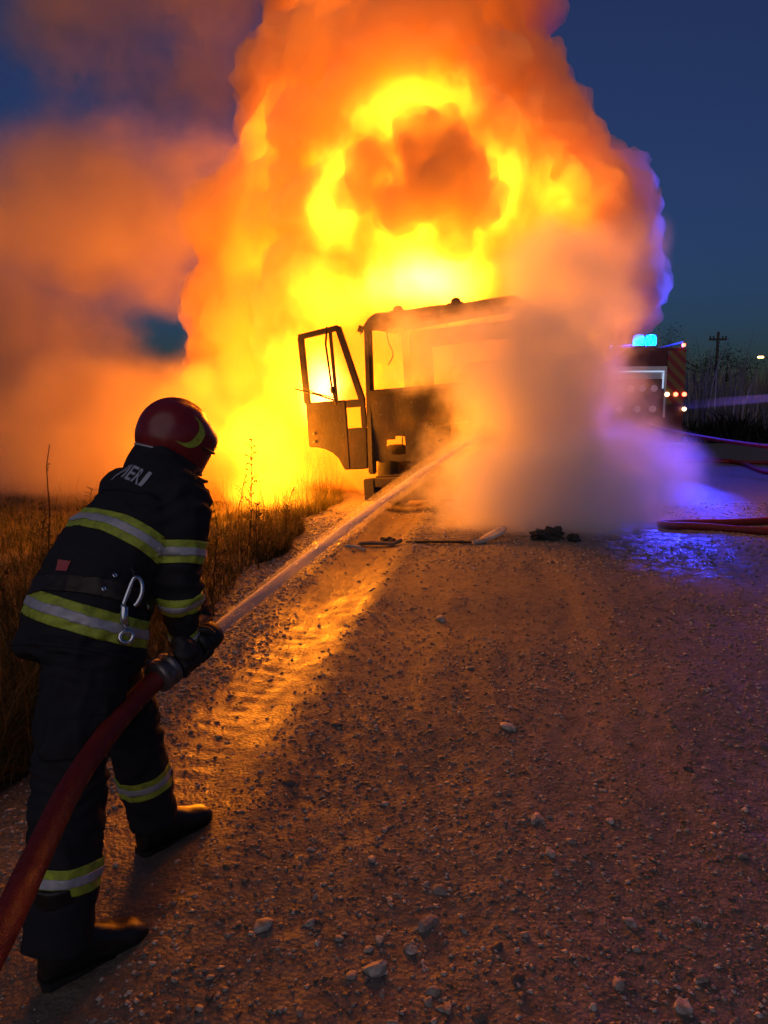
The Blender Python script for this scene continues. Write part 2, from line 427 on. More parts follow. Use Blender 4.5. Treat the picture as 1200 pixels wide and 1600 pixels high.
def leaf_mat(name, stops, rough=0.7, trans=0.35):
    k = NM(name); ri = k.geo('Random Per Island'); c = k.ramp(ri, stops)
    d = k.n('ShaderNodeBsdfDiffuse'); t = k.n('ShaderNodeBsdfTranslucent'); k.l(c, d.inputs[0]); k.l(c, t.inputs[0])
    mx = k.n('ShaderNodeMixShader'); mx.inputs[0].default_value = trans; k.l(d.outputs[0], mx.inputs[1]); k.l(t.outputs[0], mx.inputs[2])
    k.l(mx.outputs[0], k.out.inputs['Surface']); return k.m
GRASS = leaf_mat('dry_grass', [(0, (0.03, 0.04, 0.012)), (0.45, (0.06, 0.06, 0.022)), (0.8, (0.12, 0.09, 0.042)), (1, (0.26, 0.2, 0.11))])
STEM = leaf_mat('dead_stem', [(0, (0.035, 0.022, 0.012)), (1, (0.075, 0.05, 0.025))], trans=0.1)
def verge_pts(N, seed, ymax=13.0):
    q = np.random.RandomState(seed); y = 1.2 + (ymax-1.2)*q.rand(N*2)**1.3; x = edge_x(y) - 0.12 - 3.6*q.rand(N*2)**1.7*(0.35+0.11*y)
    keep = q.rand(N*2) < 0.25 + 1.2*vnoise(x, y, 1.7)
    return np.stack([x[keep], y[keep]], -1)[:N]
tag(obj('verge_grass', blades_mesh('verge_grass', verge_pts(46000, 1), 0.06, 0.36, 0.0035, 1.1, 2), GRASS), 'dry tangled yellow green grass along the road edge', 'grass', kind='stuff')
tag(obj('tall_grass', blades_mesh('tall_grass', verge_pts(2600, 5), 0.35, 1.0, 0.0026, 0.5, 6, 4), GRASS), 'sparse tall dry grass stalks standing in the verge', 'grass', kind='stuff')
q = np.random.RandomState(61); n = 5200
ty = 2.0 + 4.2*q.rand(n); tx = edge_x(ty) - .22 - 1.3*q.rand(n)**1.4; kp = vnoise(tx, ty, 2.1) > .42
tag(obj('verge_tussocks', blades_mesh('verge_tussocks', np.stack([tx[kp], ty[kp]], -1), 0.3, 0.75, 0.0035, 0.85, 62, 5), GRASS), 'tall tangled grass tussocks behind the firefighter legs', 'grass', kind='stuff')
q = np.random.RandomState(21); n = 16000
fy = 8 + 60*q.rand(n)**2; fx = edge_x(fy) - 1.0 - (fy*0.9)*q.rand(n)
tag(obj('field_grass', blades_mesh('field_grass', np.stack([fx, fy], -1), 0.10, 0.34, 0.012, 0.8, 9, 2), GRASS), 'dry field grass stretching back behind the verge', 'grass', kind='stuff')

def weed(loc, h, nb, label, seed, arch=0.0, twig=0.2, leafs=10, leaf=0.012, az=0.0):
    q = random.Random(seed); x, y = loc; z = float(ground_h(x, y)) - 0.02
    root = empty('dead_weed', (x, y, z)); tag(root, label, 'weed', 'tall dead weeds in the verge')
    st = []; d = Vector((math.cos(az), math.sin(az), 0))
    for i in range(9):
        t = i/8; st.append(d*arch*t*t + Vector((q.gauss(0, .008), q.gauss(0, .008), h*t*(1-0.25*min(1, arch)*t))))
    MB().tube(st, [0.0055*(1-0.75*i/8)+0.0012 for i in range(9)], 6).build('stem', STEM, root, True)
    lf = MB()
    for b in range(nb):
        t = 0.25 + 0.75*(b+q.random())/nb; f = t*8; i = min(7, int(f)); p0 = st[i].lerp(st[i+1], f-i)
        a = q.uniform(0, 6.28); L = twig*(1.25-t)*q.uniform(.6, 1.2) + 0.03
        dr = Vector((math.cos(a), math.sin(a), q.uniform(.3, 1.1))).normalized()
        tw = [p0, p0+dr*L*.5+Vector((0, 0, .01)), p0+dr*L+Vector((0, 0, -.01+arch*-.03))]
        br = MB().tube(tw, [0.0022, 0.0016, 0.0008], 5).build('twig', STEM, root)
        for c_ in range(leafs):
            u = (c_+q.random())/leafs; pp = tw[0].lerp(tw[1], u*2) if u < .5 else tw[1].lerp(tw[2], u*2-1)
            e = Vector((q.gauss(0, 1), q.gauss(0, 1), q.gauss(0, 1))).normalized(); g = e.cross(dr).normalized()
            s_ = leaf*q.uniform(.5, 1.2)
            lf.add([pp, pp+e*s_*.6+g*s_*.35, pp+e*s_*1.3, pp+e*s_*.6-g*s_*.35], [(0, 1, 2, 3)])
    tag(lf.build('withered_leaves', STEM, root), kind='stuff')
    return root
weed((-1.42, 7.9), 1.18, 22, 'tall bushy dead weed silhouetted against the flames beside the truck door', 3, 0.05, 0.24, 12, 0.018)
weed((-1.15, 8.6), 0.62, 12, 'short dead weed with few twigs at the road edge before the burning cab', 4, 0.1, 0.16, 8, 0.014)
weed((-2.02, 3.95), 1.12, 14, 'arching dead weed with drooping seed pods behind the firefighter', 5, 0.30, 0.16, 11, 0.017, 2.6)
weed((-1.78, 3.7), 0.98, 10, 'crooked dead weed full of small pods next to the arching weed', 8, 0.22, 0.15, 12, 0.016, 0.5)
weed((-2.35, 5.2), 1.25, 5, 'single thin bare weed stalk standing in the smoky field grass', 6, 0.04, 0.05, 3, 0.01)
weed((-2.9, 6.2), 0.85, 16, 'low wide dead weed in the field grass left of the firefighter', 7, 0.1, 0.25, 9, 0.015)
weed((-1.75, 8.9), 0.8, 14, 'medium dead weed in glowing grass between the tall weed and the door', 9, 0.12, 0.2, 9, 0.014)

REED = leaf_mat('reed', [(0, (0.14, 0.14, 0.09)), (0.6, (0.32, 0.28, 0.21)), (1, (0.52, 0.46, 0.36))])
q = np.random.RandomState(31); n = 9000
rx = 8.5 + 26*q.rand(n); ry = 31 + 0.10*(rx-8) + 6*q.rand(n)
tag(obj('reed_bed', blades_mesh('reed_bed', np.stack([rx, ry], -1), 1.6, 3.6, 0.05, 0.25, 32, 4), REED), 'tall pale dry reeds in a dense bed along the far side', 'reeds', kind='stuff')
q = np.random.RandomState(33); n = 3500
rx = 9.0 + 14*q.rand(n); ry = 29.0 + 0.10*(rx-8) + 2*q.rand(n)
tag(obj('scrub', blades_mesh('scrub', np.stack([rx, ry], -1), 0.4, 1.3, 0.05, 0.8, 34, 3), leaf_mat('scrub_leaf', [(0, (0.02, 0.022, 0.012)), (1, (0.05, 0.05, 0.03))])), 'dark low scrub at the foot of the reed bed', 'scrub', kind='stuff')
q = np.random.RandomState(35); n = 7000
rx = -70 + 66*q.rand(n); ry = 62 + 8*q.rand(n)
tag(obj('hedgerow', blades_mesh('hedgerow', np.stack([rx, ry], -1), 0.6, 2.1, 0.12, 0.6, 36, 2), leaf_mat('hedge_leaf', [(0, (0.02, 0.025, 0.012)), (1, (0.06, 0.055, 0.03))])), 'dark distant hedgerow across the end of the field', 'hedge', kind='stuff')

LEAF = leaf_mat('tree_leaf', [(0, (0.015, 0.02, 0.01)), (1, (0.05, 0.055, 0.025))])
BARK = NM('bark').bsdf((0.05, 0.04, 0.03), 0.9)
def tree(loc, h, w_, label, seed, n=1500):
    q = random.Random(seed); root = empty('tree', (loc[0], loc[1], 0)); tag(root, label, 'tree', 'trees behind the fire engine')
    tk = MB(); tk.tube([(0, 0, -.1), (0.05, 0, h*.3), (-.05, .05, h*.6)], [.16, .12, .05], 8)
    ends = []
    for i in range(11):
        a = i*2.4; z = h*(.25+.45*q.random()); e = Vector((math.cos(a)*w_*q.uniform(.4, .9), math.sin(a)*w_*q.uniform(.4, .9), z + h*q.uniform(.12, .35)))
        tk.tube([(0, 0, z), (e.x*.5, e.y*.5, z+(e.z-z)*.35), e], [.05, .035, .012], 6); ends.append(e)
        for _ in range(3):
            f = e + Vector((q.gauss(0, .3), q.gauss(0, .3), q.uniform(.1, .5)))*w_*.4; tk.tube([e*0.8+Vector((0,0,z*.2)), f], [.015, .006], 4); ends.append(f)
    tk.build('trunk', BARK, root, True)
    lf = MB()
    for _ in range(n):
        c_ = q.choice(ends); p0 = c_ + Vector((q.gauss(0, 1), q.gauss(0, 1), q.gauss(0, .8)))*w_*.2
        e = Vector((q.gauss(0, 1), q.gauss(0, 1), q.gauss(0, 1))).normalized(); g = e.orthogonal().normalized(); s_ = q.uniform(.06, .13)
        lf.add([p0, p0+e*s_*.6+g*s_*.3, p0+e*s_*1.2, p0+e*s_*.6-g*s_*.3], [(0, 1, 2, 3)])
    tag(lf.build('crown', LEAF, root), kind='stuff')
tree((16.7, 41), 5.3, 2.2, 'dark bushy tree rising directly behind the fire engine corner', 1)
tree((19.2, 43), 4.3, 1.6, 'smaller dark tree between the fire engine and the utility pole', 2, 1100)
tree((13.2, 44), 5.0, 1.7, 'tall thin crowned tree mostly hidden by the smoke behind the engine', 3, 900)

# utility pole on the skyline, far street lamp
WOOD = NM('pole_wood').bsdf((0.05, 0.042, 0.035), 0.85)
pr = empty('utility_pole', (26.0, 60, 0)); tag(pr, 'wooden utility pole with crossarm standing above the reeds', 'utility pole')
MB().tube([(0, 0, -.2), (0, 0, 7.0)], [.13, .10], 10).build('pole', WOOD, pr, True)
MB().box((-.68, -.07, 6.35), (.68, .07, 6.5)).build('crossarm', WOOD, pr)
for x in (-.6, -.35, .35, .6):
    MB().lathe([(.03, 6.5), (.06, 6.55), (.06, 6.65), (.04, 6.7)], 8, Matrix.Translation((x, 0, 0))).build('insulator', WOOD, pr)
sr = empty('street_lamp', (46.3, 92, 0)); tag(sr, 'distant lit yellow street lamp beyond the reeds', 'street lamp')
MB().tube([(0, 0, -.2), (0, 0, 6.6)], [.12, .08], 8).build('post', WOOD, sr, True)
MB().tube([(0, 0, 6.5), (-.5, 0, 6.9), (-1.0, 0, 6.95)], .05, 6).build('bracket', WOOD, sr, True)
GLOWY = NM('lamp_yellow').bsdf((0.8, 0.6, 0.3), 0.5, emit=(1.0, 0.55, 0.15), estr=14)
MB().box((-1.5, -.2, 6.82), (-.9, .2, 7.02)).build('lamp_head', GLOWY, sr, bevel=.04)

q9 = random.Random(44)
for i, (x, y, lb) in enumerate([(-1.30, 5.6, 'knee high dead weed leaning over the gravel edge beyond the firefighter'), (-1.62, 6.6, 'thin branching dead weed halfway along the verge'), (-3.4, 7.4, 'broad dead weed far out in the smoky grass'),
        (-2.6, 9.3, 'tall dead weed in the grass glowing at the foot of the smoke'), (-1.95, 3.1, 'leafy dead weed close behind the firefighter hip'), (-1.22, 7.1, 'stubby dead weed on the verge near the tall bushy weed'), (-3.9, 9.8, 'ragged dead weed at the far end of the glowing verge')]):
    weed((x, y), q9.uniform(.55, .95), 12 + i, lb, 50+i, q9.uniform(.05, .2), .2, 10, .016, q9.uniform(0, 6))
# ================================================================ burning truck
def burnt_mat(name, a, b, rust=(0.16, 0.06, 0.025), rough=0.85, metal=0.0, sc=6.0):
    k = NM(name); P = k.coord('Object')
    n1 = k.noise(P, sc, 6, 0.65, 0.3); n2 = k.noise(P, sc*0.35, 4, 0.6)
    c = k.mix(n1, a, b); c = k.mix(k.mapr(n2, 0.5, 0.68), c, rust)
    c = k.mix(k.mapr(k.noise(P, sc*3, 4, .7), .64, .78), c, (0.11, 0.10, 0.095))
    return k.bsdf(c, k.mapr(n1, .3, .7, rough-.2, rough), metal, k.bump(k.noise(P, sc*5, 5, .7), .6, .01))
BURNT = burnt_mat('burnt_metal', (0.005, 0.0045, 0.0045), (0.018, 0.015, 0.013), (0.03, 0.016, 0.01))
ASHY = burnt_mat('ashy_metal', (0.06, 0.055, 0.05), (0.16, 0.14, 0.13), (0.13, 0.06, 0.03))
CHAR = burnt_mat('charred_rubber', (0.01, 0.01, 0.01), (0.035, 0.032, 0.03), (0.03, 0.025, 0.02), 0.95, sc=12)
trk = empty('burning_truck', (-0.19, 11.35, 0))
trk.rotation_mode = 'XYZ'
trk.rotation_euler = (0, R(-4.2), R(-25))
tag(trk, 'burnt out truck with its cab door hanging open, engulfed in flames', 'truck')
W_ = 2.45; CD = 1.65        # cab width and depth
def tp(name, mb, mat=BURNT, bev=0.0, smooth=False, parent=None): return mb.build(name, mat, trk if parent is None else parent, smooth, bev)
z0, z1, zw = 0.42, 2.80, 1.72          # sill, roof edge, windscreen bottom
# pillars (tapering, raked a little)
def bar(mb, a, b, w1, d1):
    a, b = Vector(a), Vector(b); t = (b-a).normalized(); u = Vector((1, 0, 0)) if abs(t.x) < .9 else Vector((0, 1, 0)); v = t.cross(u).normalized(); u = v.cross(t).normalized()
    vs = []
    for p in (a, b):
        for sx, sy in ((-1, -1), (1, -1), (1, 1), (-1, 1)): vs.append(p + u*w1/2*sx + v*d1/2*sy)
    return mb.add(vs, [(3, 2, 1, 0), (4, 5, 6, 7), (0, 1, 5, 4), (1, 2, 6, 5), (2, 3, 7, 6), (3, 0, 4, 7)])
for x in (0.05, W_-0.05): tp('pillar', bar(MB(), (x, 0.02, z0+.1), (x+(.03 if x < 1 else -.03), 0.14, z1-.06), .10, .12), bev=.02)
for x in (0.05, W_-0.05): tp('pillar', bar(MB(), (x, CD-.05, z0+.1), (x, CD-.05, z1-.04), .11, .11), bev=.02)
# roof: crowned sheet with rounded front edge, buckled by heat
rv = []; NX, NY = 26, 16
for s_ in (0, 1):
    for j in range(NY+1):
        for i in range(NX+1):
            u, v = i/NX, j/NY; x = -.02 + (W_+.04)*u; y = 0.06 + (CD-.06)*v
            e = min(u, 1-u); fz = -.16*max(0, 1-e/.09)**2 - .13*max(0, 1-v/.12)**2
            buck = .035*mnoise.noise(Vector((x*1.9, y*1.9, 3))) - .05*math.exp(-((u-.45)**2+(v-.5)**2)/.06)
            rv.append((x, y, z1 + .10 + fz + buck - s_*.025))
n_ = (NX+1)*(NY+1); rf = []
for j in range(NY):
    for i in range(NX):
        a = j*(NX+1)+i; rf.append((a, a+1, a+NX+2, a+NX+1)); rf.append((n_+a, n_+a+NX+1, n_+a+NX+2, n_+a+1))
for i in range(NX): rf.append((i, n_+i, n_+i+1, i+1)); a = NY*(NX+1)+i; rf.append((a, a+1, n_+a+1, n_+a))
for j in range(NY): a = j*(NX+1); rf.append((a, a+NX+1, n_+a+NX+1, n_+a)); a += NX; rf.append((a, n_+a, n_+a+NX+1, a+NX+1))
roof = tp('roof', MB().add(rv, rf), smooth=True)
tp('roof_header', MB().box((0.06, 0.06, z1-.15), (W_-.06, 0.20, z1-.02)), bev=.02)
for x in (0.55, 1.45):
    m = MB(); m.lathe([(.06, 0), (.075, .03), (.06, .07), (.02, .09)], 12, Matrix.Translation((x, .22, z1+.08))); m.box((x-.12, .18, z1+.07), (x+.10, .26, z1+.10)); tp('marker_lamp', m, parent=roof)
tp('sun_visor', MB().prism([(0.70, z1-.23), (0.72, z1-.15), (1.30, z1-.125), (2.02, z1-.08), (2.0, z1-.17), (1.3, z1-.20)], -.02, .03), ASHY, .008)
# windscreen sill and torn front panel: sheets around the holes burnt through it
pn = [((0.10, z0+.28), (0.32, zw)), ((0.32, 1.02), (0.46, zw-.02)), ((0.32, z0+.28), (0.40, 0.86)), ((0.62, z0+.28), (0.98, zw-.03)), ((0.46, 1.06), (0.62, zw-.02)), ((0.40, z0+.28), (0.62, .80)),
      ((0.98, 1.28), (1.35, zw-.06)), ((0.98, z0+.28), (1.35, .92)), ((1.35, z0+.28), (1.62, zw-.06)), ((1.62, 1.35), (2.0, zw-.05)), ((1.62, z0+.28), (2.0, .95)), ((2.0, z0+.28), (2.36, zw))]
q = random.Random(4)
for (a, b) in pn:
    m = MB(); nx_, nz_ = 7, 9; vv = []
    for s_ in (0, 1):
        for j in range(nz_+1):
            for i in range(nx_+1):
                x = a[0] + (b[0]-a[0])*i/nx_; z = a[1] + (b[1]-a[1])*j/nz_
                ed_ = (i in (0, nx_)) or (j in (0, nz_))
                y = .02 + s_*.012 + .02*mnoise.noise(Vector((x*3, z*3, 1)))
                vv.append((x + .012*mnoise.noise(Vector((z*6, x*5, 2))), y, z + .025*mnoise.noise(Vector((x*7, z*4, 5)))))
    n_ = (nx_+1)*(nz_+1); ff = []
    for j in range(nz_):
        for i in range(nx_):
            p_ = j*(nx_+1)+i; ff += [(p_, p_+1, p_+nx_+2, p_+nx_+1), (n_+p_, n_+p_+nx_+1, n_+p_+nx_+2, n_+p_+1)]
    for i in range(nx_): p_ = nz_*(nx_+1)+i; ff += [(i, n_+i, n_+i+1, i+1), (p_, p_+1, n_+p_+1, n_+p_)]
    for j in range(nz_): p_ = j*(nx_+1); ff += [(p_, p_+nx_+1, n_+p_+nx_+1, n_+p_), (p_+nx_, n_+p_+nx_, n_+p_+2*nx_+1, p_+2*nx_+1)]
    tp('front_panel', m.add(vv, ff), smooth=False)
tp('windscreen_sill', MB().box((0.08, -.01, zw-.02), (W_-.08, .10, zw+.05)), bev=.015)
tp('dashboard', MB().prism([(0.12, zw-.28), (0.12, zw-.02), (.7, zw+.03), (1.5, zw), (2.3, zw-.03), (2.3, zw-.35)], .14, .45), CHAR, .02)
bmp = tp('bumper', MB().box((-.02, -.18, .13), (.16, .10, .46)).box((.16, -.18, .13), (W_+.02, .05, .20)).box((.16, -.18, .33), (W_+.02, .05, .46)).box((.55, -.17, .20), (W_+.02, .05, .33)), bev=.015)
tp('number_plate', MB().box((.95, -.20, .2), (1.47, -.185, .32)), ASHY, parent=bmp)
tp('grille_bar', MB().tube([(.98, -.03, 1.22), (1.2, -.05, 1.18), (1.7, -.04, 1.21), (2.05, -.02, 1.24)], .018, 8))
m = MB().tube([(1.05 + .055*math.cos(a*.5236), -.06, 1.19 + .055*math.sin(a*.5236)) for a in range(12)], .012, 6, closed=True); tp('tow_ring', m)
# right side with its closed door, rear wall with window hole, floor
rs = tp('side_wall', MB().box((W_-.06, .14, z0+.05), (W_-.01, CD, zw-.02)), bev=.01)
for (a, b) in (((W_-.055, .18, zw+.6), (W_-.02, CD-.1, zw+.72)), ((W_-.055, CD-.3, zw-.02), (W_-.02, CD-.2, zw+.6))): tp('window_frame', MB().box(a, b), parent=rs)
tp('door_handle', MB().box((W_-.01, 1.15, 1.45), (W_+.025, 1.35, 1.50)), parent=rs, bev=.01)
tp('rear_wall', MB().box((0.06, CD-.04, z0+.05), (W_-.06, CD, zw-.1)).box((.06, CD-.04, zw-.1), (.5, CD, z1-.05)).box((W_-.5, CD-.04, zw-.1), (W_-.06, CD, z1-.05)).box((.5, CD-.04, zw+.75), (W_-.5, CD, z1-.05)))
tp('cab_floor', MB().box((.06, .1, z0), (W_-.06, CD-.05, z0+.06)))
sw = MB(); sw.tube([Vector((.62, .62, 1.62)) + Matrix.Rotation(R(55), 3, 'X') @ Vector((.22*math.cos(a*.2618), .22*math.sin(a*.2618), 0)) for a in range(24)], .014, 6, closed=True)
sw.tube([(.62, .62, 1.62), (.62, .40, 1.2)], .025, 8); sw.tube([(.42, .6, 1.6), (.82, .6, 1.6)], .012, 6); tp('steering_wheel', sw)
for x in (.35, 1.55):
    s_ = MB()
    for dx_ in (0, .5): s_.tube([(x+dx_, .75, .95), (x+dx_, 1.25, .98), (x+dx_, 1.42, 1.75)], .016, 6)
    for t in range(4): s_.tube([(x, 1.27+.045*t, 1.05+.22*t), (x+.5, 1.27+.045*t, 1.05+.22*t)], .01, 5)
    tp('seat_frame', s_)
q = random.Random(9)
for (x, zt, L, sw_) in ((.35, 2.62, .5, .1), (.8, 2.6, .32, -.06), (1.3, 2.62, .7, .12), (1.9, 2.65, .4, -.1), (.5, 1.05, .3, .05), (1.15, 1.0, .42, -.08)):
    tp('hanging_cable', MB().tube(spline([(x, .2, zt), (x+sw_*.6, .12, zt-L*.35), (x+sw_, .16, zt-L*.7), (x+sw_*.4, .1, zt-L)], 5), .009, 5), CHAR)
# open door: hinged on the front left pillar, swung out and forward
dr = empty('open_door'); dr.parent = trk; dr.location = (0.0, 0.06, 0); dr.rotation_euler = (0, 0, R(8))
dr['label'] = 'burnt cab door hanging wide open'
def dp(name, mb, mat=BURNT, bev=0.0, smooth=False): return mb.build(name, mat, dr, smooth, bev)
DT = .055
# local x goes away from the hinge to the left (negative); outline of the lower door skin with the wheel arch cut out of the free corner
arch = [(-.98 + .0, .98)] + [(-.98 + .52*math.sin(a), .98 - .34*(1-math.cos(a))) for a in [R(12), R(30), R(48), R(66), R(82)]] + [(-.42, .60)]
hole = (-.30, -.11, 1.24, 1.52)
dp('door_skin', MB().prism([(-.98, .98), (-.98, 1.66), (-.33, 1.66), (-.33, .60)] + arch[::-1][0:0] + [(-.42, .60)] + arch[1:-1][::-1], 0, DT), bev=.012)
dp('door_skin', MB().prism([(-.33, 1.54), (-.33, 1.655), (-.02, 1.655), (-.02, 1.54)], 0, DT), bev=.01)
dp('door_skin', MB().prism([(-.33, .60), (-.33, 1.23), (-.02, 1.23), (-.05, .60)], 0, DT), bev=.01)
dp('door_post', MB().prism([(-.10, 1.23), (-.10, 1.54), (-.02, 1.54), (-.02, 1.23)], 0, DT), bev=.008)
dp('window_post', bar(MB(), (-.955, DT/2, 1.65), (-.985, DT/2, 2.66), .095, DT+.02), bev=.01)
dp('window_header', bar(MB(), (-1.02, DT/2, 2.66), (-.36, DT/2, 2.74), .08, .08), bev=.01)
dp('window_slope', bar(MB(), (-.06, DT/2, 1.62), (-.37, DT/2, 2.75), .095, DT+.02), bev=.01)
dp('quarter_bar', bar(MB(), (-.48, DT/2, 1.66), (-.50, DT/2, 2.72), .045, .045), bev=.005)
dp('mirror_arm', MB().tube([(-.52, -.05, 2.76), (-.54, -.10, 2.5), (-.50, -.09, 1.9), (-.47, -.03, 1.60)], .016, 7), smooth=True)
dp('mirror_stay', MB().tube([(-.47, -.04, 1.66), (-.72, -.10, 1.76), (-1.07, -.16, 1.88)], .014, 6), smooth=True)
dp('mirror_stay', MB().tube([(-.47, -.04, 1.70), (-.80, -.06, 1.80), (-.99, -.04, 1.92)], .010, 6), smooth=True)
dp('mirror_clamp', MB().lathe([(.03, -.05), (.04, -.02), (.04, .03), (.02, .05)], 8, Matrix.Translation((-.49, -.07, 1.82))))
dp('drip_rail', bar(MB(), (-.02, .0, z1-.16), (.02, -.02, z1-.08), .08, .05))
for z in (1.06, 1.18): dp('hinge_bolt', MB().lathe([(.018, 0), (.018, .02)], 8, Matrix.Translation((-.88, -.01, z)) @ Matrix.Rotation(R(90), 4, 'X')), ASHY)
# chassis
for x in (.62, W_-.75): tp('frame_rail', MB().box((x, .2, .55), (x+.10, 7.2, .80)))
tp('axle', MB().tube([(.1, .75, .46), (W_-.1, .75, .38)], .06, 10)); tp('axle', MB().tube([(.1, 5.6, .5), (W_-.1, 5.6, .38)], .07, 10))
tp('fuel_tank', MB().lathe([(.26, 0), (.28, .03), (.28, 1.0), (.26, 1.03)], 18, Matrix.Translation((W_-.25, 2.2, .62)) @ Matrix.Rotation(R(-90), 4, 'X')), ASHY)
for (x, y) in ((.12, .78), (W_-.12, .78), (.16, 5.6), (W_-.16, 5.6)):
    low = -.17 if x > 1 else -.05
    Mx = Matrix.Translation((x, y, .50+low)) @ Matrix.Rotation(R(90), 4, 'Y')
    wl = MB().lathe([(.30, -.15), (.44, -.145), (.475, -.10), (.48, 0), (.475, .10), (.44, .145), (.30, .15)], 28, Mx).build('wheel', CHAR, trk, True)
    rm_ = MB().lathe([(.10, -.155), (.28, -.16), (.30, -.165), (.31, -.15), (.31, .15), (.30, .165), (.28, .16), (.10, .155)], 24, Mx).build('rim', ASHY, wl, True)
    hb = MB(); hb.lathe([(.09, -.19), (.10, -.17), (.10, .17), (.09, .19)], 14, Mx); 
    for a in range(8): hb.lathe([(.014, -.18), (.014, .18)], 6, Mx @ Matrix.Translation((.2*math.cos(a*.785), .2*math.sin(a*.785), 0)))
    hb.build('hub', ASHY, wl, False)
# tipper body behind the cab
for (nm, a, b) in (('bed_floor', (.0, 2.2, .92), (W_, 7.3, 1.0)), ('bed_side', (-.02, 2.2, 1.0), (.04, 7.3, 1.95)), ('bed_side', (W_-.04, 2.2, 1.0), (W_+.02, 7.3, 1.95)), ('bed_headboard', (.04, 2.2, 1.0), (W_-.04, 2.26, 2.2)), ('tailgate', (.04, 7.24, 1.0), (W_-.04, 7.3, 1.95))):
    p_ = tp(nm, MB().box(a, b))
    if nm == 'bed_side':
        x = a[0]-.03 if a[0] < 1 else b[0]
        for i in range(7): tp('stake', MB().box((x, 2.3+.8*i, .98), (x+.035, 2.38+.8*i, 1.93)), parent=p_)

# debris burnt off the truck, lying on the road
def gz_(x, y): return float(ground_h(x, y))
WHITE_ASH = burnt_mat('scorched_white', (0.32, 0.29, 0.27), (0.5, 0.46, 0.43), (0.15, 0.1, 0.07), .8)
def slab(name, pts, th, mat, label, seed, grp):
    """a bent strip lying on the ground"""
    mb = MB(); q = random.Random(seed); rings = []
    for i, (x, y, w_, z) in enumerate(pts):
        j = min(i+1, len(pts)-1); h = max(i-1, 0); d = Vector((pts[j][0]-pts[h][0], pts[j][1]-pts[h][1], 0)).normalized(); s_ = Vector((-d.y, d.x, 0))
        c_ = Vector((x, y, gz_(x, y)+z)); jt = lambda: q.uniform(.85, 1.15)
        rings.append([c_-s_*w_*jt(), c_-s_*w_+Vector((0, 0, th*jt())), c_+Vector((0, 0, th*1.3*jt())), c_+s_*w_+Vector((0, 0, th*jt())), c_+s_*w_*jt()])
    o = mb.loft(rings).build(name, mat, None, False, .004); tag(o, label, 'debris', grp); return o
G_ = 'burnt debris on the road'
slab('debris_shard', [(1.02, 8.52, .02, .0), (1.12, 8.58, .05, .01), (1.24, 8.66, .085, .05), (1.36, 8.72, .09, .09), (1.41, 8.74, .07, .12)], .03, WHITE_ASH, 'pale scorched plastic panel with a turned up end on the road', 1, G_)
slab('debris_strip', [(.25, 8.42, .02, .0), (.5, 8.5, .03, .01), (.75, 8.46, .025, .02), (1.0, 8.52, .03, .01)], .02, BURNT, 'long charred trim strip lying on the road before the truck', 2, G_)
slab('debris_strip', [(-.28, 8.35, .03, 0), (-.1, 8.42, .05, .02), (.1, 8.38, .04, .01), (.2, 8.45, .02, .02)], .03, ASHY, 'ashy bent metal strip on the road by the grass edge', 3, G_)
slab('debris_strip', [(-.42, 8.12, .015, 0), (-.3, 8.15, .02, .01), (-.2, 8.12, .015, .0)], .02, WHITE_ASH, 'small pale shard on the road next to the weeds', 4, G_)
for i, (x, y, r_, lb) in enumerate([(1.95, 8.75, .13, 'jagged charred lump of wreckage in front of the steam'), (2.2, 8.62, .07, 'small black cinder beside the larger charred lump'), (.05, 8.62, .06, 'twisted black cinder behind the ashy strip')]):
    vs, fs = sphere_pts((0, 0, 0), r_, 3)
    vs = [Vector((v.x*1.4, v.y, v.z*.75))*(1 + .7*mnoise.noise(v*(2.2/r_)*.8 + Vector((i*5, 0, 0))) + .35*mnoise.noise(v*(6/r_)*.6)) for v in vs]
    o = obj('cinder', mesh_from('cinder', vs, fs), CHAR); o.location = (x, y, gz_(x, y) + r_*.35); o.rotation_euler = (0, 0, i*1.3); tag(o, lb, 'debris', G_)
# ================================================================ fire engine seen from behind, pumping
RED = NM('fire_red').bsdf((0.07, 0.004, 0.004), 0.4, 0.0, spec=.5)
BLK = NM('black_plastic').bsdf((0.012, 0.012, 0.013), 0.5)
ALU = NM('aluminium').bsdf((0.55, 0.56, 0.58), 0.35, 0.9)
k = NM('chevron'); P = k.coord('Object'); sp = k.n('ShaderNodeSeparateXYZ'); k.l(P, sp.inputs[0])
fr = k.math('FRACT', k.math('MULTIPLY', k.math('ADD', sp.outputs['X'], sp.outputs['Z']), 3.2))
CHEV = k.bsdf(k.mix(k.math('GREATER_THAN', fr, 0.5), (0.16, 0.008, 0.008), (0.16, 0.12, 0.02)), 0.4)
def glow(name, c, s_): return NM(name).bsdf(c, 0.3, emit=c, estr=s_)
G_BLUE = glow('beacon_glow', (0.0, 0.17, 1.0), 16); G_RED = glow('tail_glow', (1.0, 0.10, 0.05), 9); G_WHITE = glow('strip_glow', (0.6, 0.8, 1.0), .55); G_AMBER = glow('amber_glow', (1.0, 0.55, 0.25), 9)
eng = empty('fire_engine', (6.62, 20.0, 0), R(-4)); tag(eng, 'red fire engine with lit blue beacons parked behind the burning truck', 'fire engine')
def ep(name, mb, mat, bev=0.0, parent=None, smooth=False): return mb.build(name, mat, eng if parent is None else parent, smooth, bev)
ep('body', MB().box((-1.25, .06, .55), (1.25, 5.2, 3.0)), RED, .05)
ep('cab', MB().prism([(-1.22, .6), (-1.22, 2.9), (1.22, 2.9), (1.22, .6)], 5.25, 7.3), RED, .08)
ep('roof_rail', MB().tube([(-1.15, .1, 3.0), (-1.15, .1, 3.14), (-1.15, 5.0, 3.14), (-1.15, 5.0, 3.0)], .025, 6), ALU)
